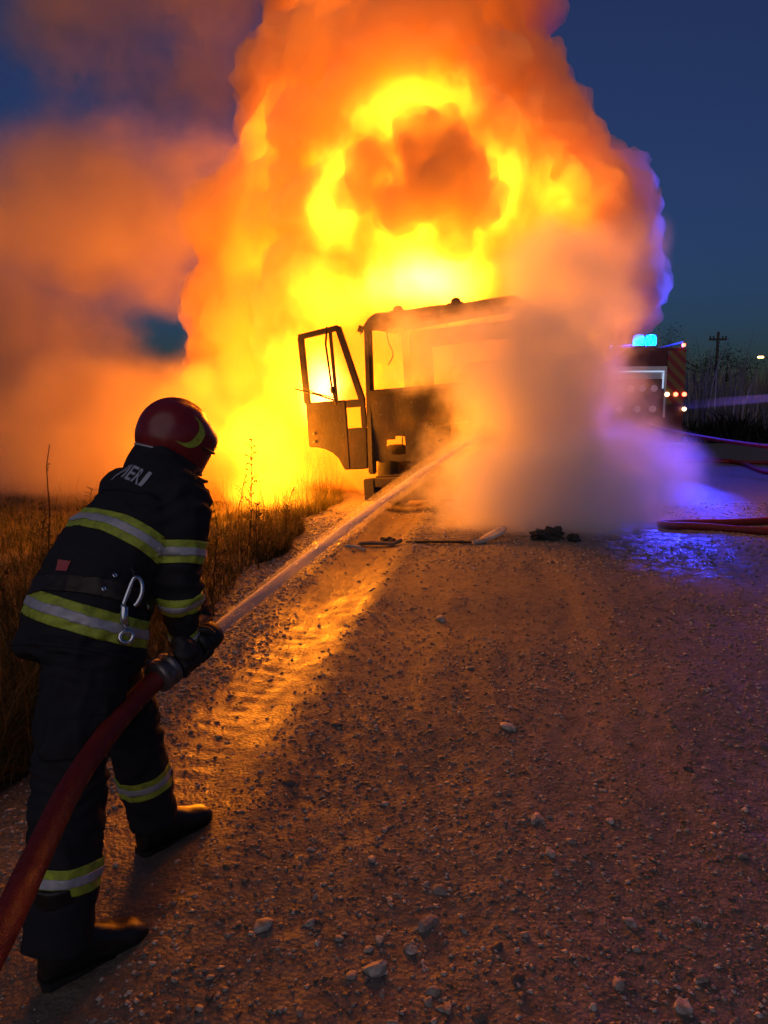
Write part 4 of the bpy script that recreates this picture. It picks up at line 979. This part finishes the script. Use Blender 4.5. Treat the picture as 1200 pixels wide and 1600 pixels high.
np_('spray_head', [(.036, .17), (.044, .18), (.046, .20), (.042, .205), (.046, .21), (.047, .238), (.043, NLEN), (.030, NLEN+.002), (.028, NLEN-.03), (.005, NLEN-.032)], BLK)
HP = [NA + ND*.01, NA - ND*.10 + V3(0, 0, -.012), V3(-.785, 2.00, .668), V3(-.800, 1.80, .625), V3(-.775, 1.56, .598), V3(-.735, 1.30, .590), V3(-.72, 1.0, .56), V3(-.80, .6, .42), V3(-1.0, .1, .12), V3(-1.2, -.6, .05), V3(-1.3, -3, .05)]
h_ = MB().tube(spline(HP, 10), .0320, 20).build('fire_hose', HOSE, None, True)
tag(h_, 'thick red fire hose running to the nozzle in the firefighter hands', 'hose', 'fire hoses')

# ---- gloved hands closed round the barrel
def hand(W, s0, palm_dir, nsign, E, rad=.033):
    """W wrist, s0 place along the pipe, palm_dir where the palm lies, nsign which way the fingers wrap"""
    mb = MB(); ax = ND; pd = (palm_dir - ax*palm_dir.dot(ax)).normalized(); qd = ax.cross(pd).normalized()*nsign
    def at_(s_, ang, rr): return NA + ax*s_ + pd*math.cos(ang)*rr + qd*math.sin(ang)*rr
    fl = [.88, 1.0, .95, .78]
    pc = at_(s0, 0, rad+.020)
    mb.add(*[[pc + ax*v.x + pd*v.z + qd*v.y for v in sphere_pts((0, 0, 0), 1, 3, (.046, .040, .019))[0]], sphere_pts((0, 0, 0), 1, 3)[1]])
    for i in range(4):
        s_ = s0 + .033 - .022*i; tot = R(205)*fl[i]
        mb.tube([at_(s_, R(8) + tot*t/7, rad + .0135 - .002*(t/7) + (.004 if t in (2, 4) else 0)) for t in range(8)], [.0125, .0125, .013, .012, .0125, .0112, .0108, .0085], 10)
    mb.tube([at_(s0-.002, R(-12), rad+.018), at_(s0+.026, R(-45), rad+.017), at_(s0+.046, R(-78), rad+.015), at_(s0+.055, R(-108), rad+.013)], [.0165, .0155, .0138, .0095], 10)
    ha = pc - qd*.025
    mb.tube([W + (W-E).normalized()*-.03, W, W.lerp(ha, .5), ha, pc], [.046, .044, .036, .032, .026], 14)
    me = mesh_from('glove', mb.v, mb.f); b = bmesh.new(); b.from_mesh(me); bmesh.ops.recalc_face_normals(b, faces=b.faces); b.to_mesh(me); b.free()
    me = evaluated(me, [('REMESH', dict(mode='VOXEL', voxel_size=.0038)), ('SMOOTH', dict(factor=.5, iterations=3))])
    me.polygons.foreach_set('use_smooth', [True]*len(me.polygons))
    return pp('glove', me, GLOVE)
hand(WR_R, .105, V3(.45, -.25, .75), 1, EL_R, .031)
hand(WR_L, .168, V3(-.2, .55, .6), -1, EL_L, .036)
# ================================================================ water: jets as bodies of fine spray
def spray_mat(name, dens, color=(0.95, 0.95, 0.95), aniso=0.5, sc=9.0, fade=2.2, end=7.0):
    """even droplet mist, streaked along the jet's own axis (local Z)"""
    k = NM(name); P = k.coord('Object')
    n_ = k.noise(k.mapping(P, (1, 1, 0.06)), sc, 2, .6)
    pv = k.n('ShaderNodeVolumePrincipled'); pv.inputs['Color'].default_value = (*color, 1); pv.inputs['Anisotropy'].default_value = aniso
    sp = k.n('ShaderNodeSeparateXYZ'); k.l(P, sp.inputs[0])
    z_ = sp.outputs['Z']
    fall = k.math('MULTIPLY', k.math('DIVIDE', dens, k.math('ADD', 1.0, k.math('MULTIPLY', z_, fade))), k.mapr(z_, end*.45, end, 1.0, 0.0, True))
    k.l(k.math('MULTIPLY', fall, k.mapr(n_, .32, .68, .15, 1.6)), pv.inputs['Density'])
    k.l(pv.outputs[0], k.out.inputs['Volume']); k.m.cycles.volume_step_rate = .8
    return k.m
def jet(name, A, B, r0, r1, mat, arch=0.0, parent=None, pw=1.0):
    """cone from A to B in its own frame: local z along the jet"""
    A, B = Vector(A), Vector(B); L = (B-A).length; rg = []
    for i in range(25):
        t = i/24; r_ = r0 + (r1-r0)*t**pw; c_ = V3(0, arch*4*t*(1-t), L*t)
        rg.append([c_ + V3(r_*math.cos(a*2*math.pi/24)*(1+.06*mnoise.noise(V3(t*9, a, 1))), r_*math.sin(a*2*math.pi/24), 0) for a in range(24)])
    o = MB().loft(rg).build(name, mat, parent, True)
    Q = (B-A).to_track_quat('Z', 'Y').to_matrix().to_4x4(); o.matrix_world = Matrix.Translation(A) @ Q
    return o
SPRAY_CORE = spray_mat('jet_core', 130.0, (0.99, 0.99, 0.99), .45, 30, 1.3, 8.2); SPRAY_MIST = spray_mat('jet_mist', 1.7, (0.95, 0.95, 0.95), .75, 6.0, .5, 8.0)
JB = V3(1.38, 10.3, 1.16)
wj = jet('water_jet', NB + ND*.004, JB, .022, .030, SPRAY_CORE, .07, None, 1.0)
tag(wj, 'white water jet shooting from the firefighter nozzle into the burning truck', 'water jet')
wm = jet('spray_mist', NB + ND*.004, JB, .028, .14, SPRAY_MIST, .07, None, .9)
wm.parent = wj; wm.matrix_parent_inverse = wj.matrix_world.inverted()
# loose drops round the stream
WATER = NM('water_drops').bsdf((0.75, 0.78, 0.8), 0.15, 0, spec=.8)
q = random.Random(12); dm = MB(); JL = (JB-NB).length
for i in range(5200):
    t = q.random()**.8; rr = (.018 + .10*t)*abs(q.gauss(0, .6)) + .012; a = q.uniform(0, 6.283); L = q.uniform(.006, .028)*(1+.6*t); w_ = q.uniform(.0006, .0016)*(1+.8*t)
    c_ = V3(rr*math.cos(a), rr*math.sin(a) + .07*4*t*(1-t), JL*t); dz = V3(rr*.08*math.cos(a), rr*.08*math.sin(a), 1).normalized()*L
    u = V3(math.cos(a), math.sin(a), 0)*w_; v = V3(-math.sin(a), math.cos(a), 0)*w_
    dm.add([c_-dz, c_+u, c_+v, c_-u, c_-v, c_+dz*.5], [(0, 2, 1), (0, 3, 2), (0, 4, 3), (0, 1, 4), (5, 1, 2), (5, 2, 3), (5, 3, 4), (5, 4, 1)])
do = obj('water_drops', mesh_from('water_drops', dm.v, dm.f), WATER, wj); tag(do, kind='stuff')
j2 = jet('water_jet', (10.5, 12.6, 1.90), (5.4, 14.6, 1.50), .03, .10, spray_mat('far_jet', 12.0, (0.95, 0.95, 0.95), .1, 8, .3, 5.4), .05)
tag(j2, 'blue lit water jet crossing in front of the fire engine', 'water jet')
# ================================================================ flames and smoke: closed bodies of air, filled with real volume
def puff_hull(blobs, voxel=0.12, disp=((0.9, 0.55), (0.35, 0.22)), seed=0):
    mb = MB()
    for (x, y, z, r_) in blobs: mb.add(*sphere_pts((x, y, z), r_, 2))
    me = mesh_from('hull', mb.v, mb.f)
    mods = [('REMESH', dict(mode='VOXEL', voxel_size=voxel))]
    for sz, st in disp:
        mods.append(('DISPLACE', dict(texture=tex('VORONOI', sz, distance_metric='DISTANCE_SQUARED'), strength=-st, mid_level=0.35, texture_coords='LOCAL')))
    mods.append(('REMESH', dict(mode='VOXEL', voxel_size=voxel)))
    mods.append(('SMOOTH', dict(factor=0.5, iterations=1)))
    me = evaluated(me, mods)
    return me
def smoke_mat(name, density, color=(0.9, 0.9, 0.9), aniso=0.2, absorb=None, lo=0.42, hi=0.62, scale=0.8, detail=3, base=0.0, mod=None, dist=0.0, step=1.0):
    """noise-broken scattering smoke; lo>=hi means even density"""
    k = NM(name); pv = k.n('ShaderNodeVolumePrincipled')
    pv.inputs['Color'].default_value = (*color, 1); pv.inputs['Anisotropy'].default_value = aniso
    if lo < hi:
        P = k.geo()
        f = k.mapr(k.noise(P, scale, detail, 0.6, dist), lo, hi, base, 1.0, True)
        d = k.math('MULTIPLY', f, density)
        if mod is not None: d = k.math('MULTIPLY', d, mod(k, P))
        k.l(d, pv.inputs['Density'])
    else: pv.inputs['Density'].default_value = density
    k.l(pv.outputs[0], k.out.inputs['Volume'])
    k.m.cycles.volume_step_rate = step
    return k.m
def glow_mat(name, stops, strength, scale=0.7, detail=4, dist=0.4, absorb=0.15, mod=None, step=1.0):
    k = NM(name); P = k.geo()
    Ps = k.mapping(P, (1, 1, 0.75))
    f = k.ramp(k.noise(Ps, scale, detail, 0.58, dist), stops, 'EASE')
    s_ = k.math('MULTIPLY', f, strength)
    if mod is not None: s_ = k.math('MULTIPLY', s_, mod(k, P))
    em = k.n('ShaderNodeEmission'); em.inputs['Color'].default_value = (*FIRE, 1); k.l(s_, em.inputs['Strength'])
    ab = k.n('ShaderNodeVolumeAbsorption'); ab.inputs['Color'].default_value = (0.55, 0.35, 0.2, 1); ab.inputs['Density'].default_value = absorb
    ad = k.n('ShaderNodeAddShader'); k.l(em.outputs[0], ad.inputs[0]); k.l(ab.outputs[0], ad.inputs[1])
    k.l(ad.outputs[0], k.out.inputs['Volume'])
    k.m.cycles.volume_step_rate = step
    return k.m
r5 = random.Random(5)
def blob_field(k, P, blobs):
    """smooth fall-off round a few centres: [(centre, radii, amount)]"""
    tot = None
    for c_, rr, amt in blobs:
        m = k.mapping(P, tuple(1/q for q in rr), tuple(-a/q for a, q in zip(c_, rr)))
        ln = k.n('ShaderNodeVectorMath', operation='LENGTH'); k.l(m, ln.inputs[0])
        f = k.mapr(ln.outputs['Value'], 0.2, 1.0, amt, 0.0)
        tot = f if tot is None else k.math('MAXIMUM', tot, f)
    return tot
def domain(blobs, zmin=.02):
    """closed body just round the blobs of a field"""
    mb = MB()
    for c_, rr, a in blobs:
        vs_, fs_ = sphere_pts(c_, 1.03, 3, rr); mb.add([Vector((v.x, v.y, max(v.z, zmin))) for v in vs_], fs_)
    me = mesh_from('domain', mb.v, mb.f)
    return evaluated(me, [('REMESH', dict(mode='VOXEL', voxel_size=min(min(b[1]) for b in blobs)*.16))])
def soft_smoke(name, label, lo, hi, blobs, density, color=(.9, .9, .9), aniso=.3, nsc=.8, ndet=3, erode=.9, w_=.6, step=.5):
    """a closed box of air whose smoke thins out before its faces; the noise eats into its edge"""
    k = NM(name); P = k.geo(); pv = k.n('ShaderNodeVolumePrincipled'); pv.inputs['Color'].default_value = (*color, 1); pv.inputs['Anisotropy'].default_value = aniso
    f = blob_field(k, P, blobs)
    n_ = k.mapr(k.noise(P, nsc, ndet, .6), .28, .72, erode, 0.0)
    d = k.mapr(k.math('SUBTRACT', f, n_), 0.0, w_, 0.0, density, True)
    k.l(d, pv.inputs['Density']); k.l(pv.outputs[0], k.out.inputs['Volume'])
    k.m.cycles.volume_step_rate = step
    return tag(obj(name, domain(blobs), k.m), label, 'smoke', kind='stuff')
# -- main column: outline (z, x left, x right, y centre, half depth)
OUT = [(0.5, -3.2, 2.4, 14.0, 1.3), (1.6, -3.2, 3.1, 14.2, 1.6), (2.5, -3.1, 3.1, 14.3, 1.8), (3.4, -3.15, 4.15, 14.3, 1.9), (4.2, -3.0, 4.9, 14.4, 2.0), (5.2, -2.9, 4.75, 14.5, 2.1),
       (6.1, -2.45, 3.7, 14.5, 2.1), (7.2, -2.15, 2.6, 14.6, 2.1), (8.6, -1.65, 2.6, 14.7, 2.2), (10.2, -1.5, 2.9, 14.8, 2.4), (12.2, -1.4, 3.6, 15.0, 2.6)]
blobs = []; inner = []
zz = 0.4
while zz < 12.6:
    j = max(0, min(len(OUT)-2, sum(1 for o in OUT if o[0] <= zz) - 1)); A_, B_ = OUT[j], OUT[j+1]; u = max(0, min(1, (zz-A_[0])/(B_[0]-A_[0])))
    xl, xr, yc, hd = [A_[i] + (B_[i]-A_[i])*u for i in (1, 2, 3, 4)]; yc += .55
    n = 13
    for i in range(n):
        t = i / (n - 1); r_ = 0.34 + 0.22 * r5.random()
        x = xl + r_ + (xr - xl - 2*r_) * t; prof = math.sqrt(max(0.05, 1 - (2*t - 1)**2))
        for sgn in (-1, 0, 1):
            blobs.append((x + r5.uniform(-.16, .16), yc + sgn*(hd*prof - 0.25) + r5.uniform(-.25, .25), zz + r5.uniform(-.3, .3), r_ + (0.6 if sgn == 0 else 0.12)))
    xr2 = min(xr - .45, 4.2)
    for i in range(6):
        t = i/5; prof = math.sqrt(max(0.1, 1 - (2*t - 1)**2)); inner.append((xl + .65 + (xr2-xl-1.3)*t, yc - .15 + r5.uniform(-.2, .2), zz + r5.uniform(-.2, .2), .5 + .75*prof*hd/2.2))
    zz += .55
me = puff_hull(blobs, 0.06, ((1.6, .5), (0.55, 0.30), (0.26, 0.26), (0.12, 0.14)))
colm = smoke_mat('column_smoke', 2.5, (0.9, 0.70, 0.44), 0.0, lo=1, hi=0)
tag(obj('smoke_column', me, colm), 'thick billowing smoke column glowing orange above the burning truck', 'smoke', kind='stuff')
# -- flames: tongues of burning gas, torn by noise
k = NM('flame'); P = k.geo()
FB = [((-1.7, 10.95, .3), (1.35, .9, .75), 1.25), ((-1.9, 12.0, .9), (1.25, .9, 1.3), 1.25), ((-1.3, 12.2, 1.9), (1.0, .9, 1.5), 1.5), ((-.9, 12.3, 3.3), (1.2, .9, 1.2), 1.2), ((.7, 12.5, 3.5), (2.0, .9, 1.1), 1.35), ((.5, 12.9, 2.1), (2.0, .8, 1.4), 1.0),
      ((-.75, 12.2, 4.7), (.9, .9, 1.6), 1.4), ((.5, 12.2, 6.0), (1.7, .9, .85), 1.5), ((1.8, 12.2, 4.9), (.8, .9, 1.6), 1.4), ((.5, 12.6, 4.5), (1.6, .9, 1.7), 1.3)]
f = blob_field(k, P, FB)
n1 = k.noise(k.mapping(P, (1, 1, .8)), 1.45, 5, .64)
g_ = k.math('SUBTRACT', f, k.mapr(n1, .3, .7, .85, 0.0))
e_ = k.ramp(g_, [(0.0, 0.0), (0.15, 0.03), (0.38, 0.16), (0.62, 0.75), (1.0, 1.0)], 'EASE')
hot = blob_field(k, P, [((-.85, 12.2, 1.75), (.6, .8, .9), 1.9), ((0.6, 12.6, 3.5), (1.5, .9, .7), 1.1)])
sep = k.n('ShaderNodeSeparateXYZ'); k.l(P, sep.inputs[0])
up_ = k.ramp(k.math('MULTIPLY', sep.outputs['Z'], 0.1), [(0.0, 0.9), (0.15, 1.0), (0.35, 0.95), (0.5, 0.85), (0.7, 0.6)])
st_ = k.math('MULTIPLY', k.math('MULTIPLY', e_, k.math('ADD', up_, hot)), 9.0)
em = k.n('ShaderNodeEmission'); k.l(k.mix(k.mapr(hot, 0.2, 1.6), FIRE, (1.0, 0.42, 0.075)), em.inputs['Color']); k.l(st_, em.inputs['Strength'])
ab = k.n('ShaderNodeVolumeAbsorption'); ab.inputs['Color'].default_value = (0.55, 0.35, 0.2, 1); k.l(k.math('MULTIPLY', e_, .5), ab.inputs['Density'])
ad = k.n('ShaderNodeAddShader'); k.l(em.outputs[0], ad.inputs[0]); k.l(ab.outputs[0], ad.inputs[1]); k.l(ad.outputs[0], k.out.inputs['Volume'])
k.m.cycles.volume_step_rate = .45
tag(obj('flames', domain(FB), k.m), 'bright yellow flames engulfing the truck cab and rising into the smoke', 'fire', kind='stuff')
# -- added glow inside the column, in place of firelight scattered through the smoke
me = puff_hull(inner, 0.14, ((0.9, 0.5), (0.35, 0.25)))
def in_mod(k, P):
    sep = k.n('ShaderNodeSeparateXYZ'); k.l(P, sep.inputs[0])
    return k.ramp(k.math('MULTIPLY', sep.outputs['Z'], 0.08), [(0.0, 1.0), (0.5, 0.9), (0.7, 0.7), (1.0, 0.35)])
fm2 = glow_mat('smoke_glow', [(0.32, 0.45), (0.5, 0.7), (0.66, 1.0)], 4.8, 0.6, 2, 0.0, 0.05, in_mod, step=1.0)
tag(obj('smoke_glow', me, fm2), 'added orange glow inside the smoke column, standing in for scattered firelight', 'fire', kind='stuff')
# -- dark puff rolling up in front of the flames
pb = [(r5.gauss(0.78, .5), 11.3 + r5.uniform(-.3, .35), r5.gauss(4.72, .36), r5.uniform(.18, .38)) for _ in range(38)]
me = puff_hull(pb, 0.05, ((0.6, 0.45), (0.26, 0.26), (.12, .11)))
pm = smoke_mat('puff_smoke', 2.6, (0.55, 0.42, 0.3), 0.0, lo=1, hi=0)
tag(obj('smoke_puff', me, pm), 'dark orange ball of smoke rolling in front of the flames above the cab', 'smoke', kind='stuff')
# -- steam and smoke blown over the truck's near side
soft_smoke('steam_cloud', 'grey mauve steam and smoke drifting over the near side of the truck', None, None,
           [((2.2, 9.7, .45), (2.4, 1.5, 1.6), 2.1), ((2.1, 9.9, 1.8), (1.75, 1.2, 1.7), 2.2), ((1.0, 10.2, 2.4), (2.0, .7, 1.0), 1.45), ((2.5, 10.4, 3.0), (1.45, 1.0, 1.5), 1.9)],
           3.2, (.995, .985, .985), .0, 1.25, 4, 1.0, 1.2, .45)
# -- thin smoke drifting away over the field
soft_smoke('drifting_smoke', 'thin orange lit smoke drifting away over the field beside the fire', None, None,
           [((-5.0, 14.0, 1.0), (5.5, 3.6, 2.5), 2.2), ((-9, 14.5, 3.0), (6.8, 4, 3.8), 1.9), ((-5.6, 14.5, 4.9), (5.6, 3.4, 3.0), 1.9), ((-4.4, 15, 9.5), (4.8, 3, 5.5), 1.55)],
           .85, (.9, .78, .60), .3, .55, 5, 1.3, 1.1, .65)
# -- thin smoke in front of the fire engine
soft_smoke('low_smoke', 'thin smoke glowing blue in front of the fire engine beacons', None, None,
           [((3.85, 13, .3), (1.75, 3.4, 1.45), 1.4), ((4.2, 14.5, 4.3), (1.2, 2.2, 1.2), 1.6), ((6.2, 16, .4), (2.2, 2.6, 1.1), .6), ((3.75, 14.5, 2.0), (1.05, 2.6, 1.3), 1.7)],
           1.0, (.9, .9, .95), .1, .55, 3, .7, .8, .6)
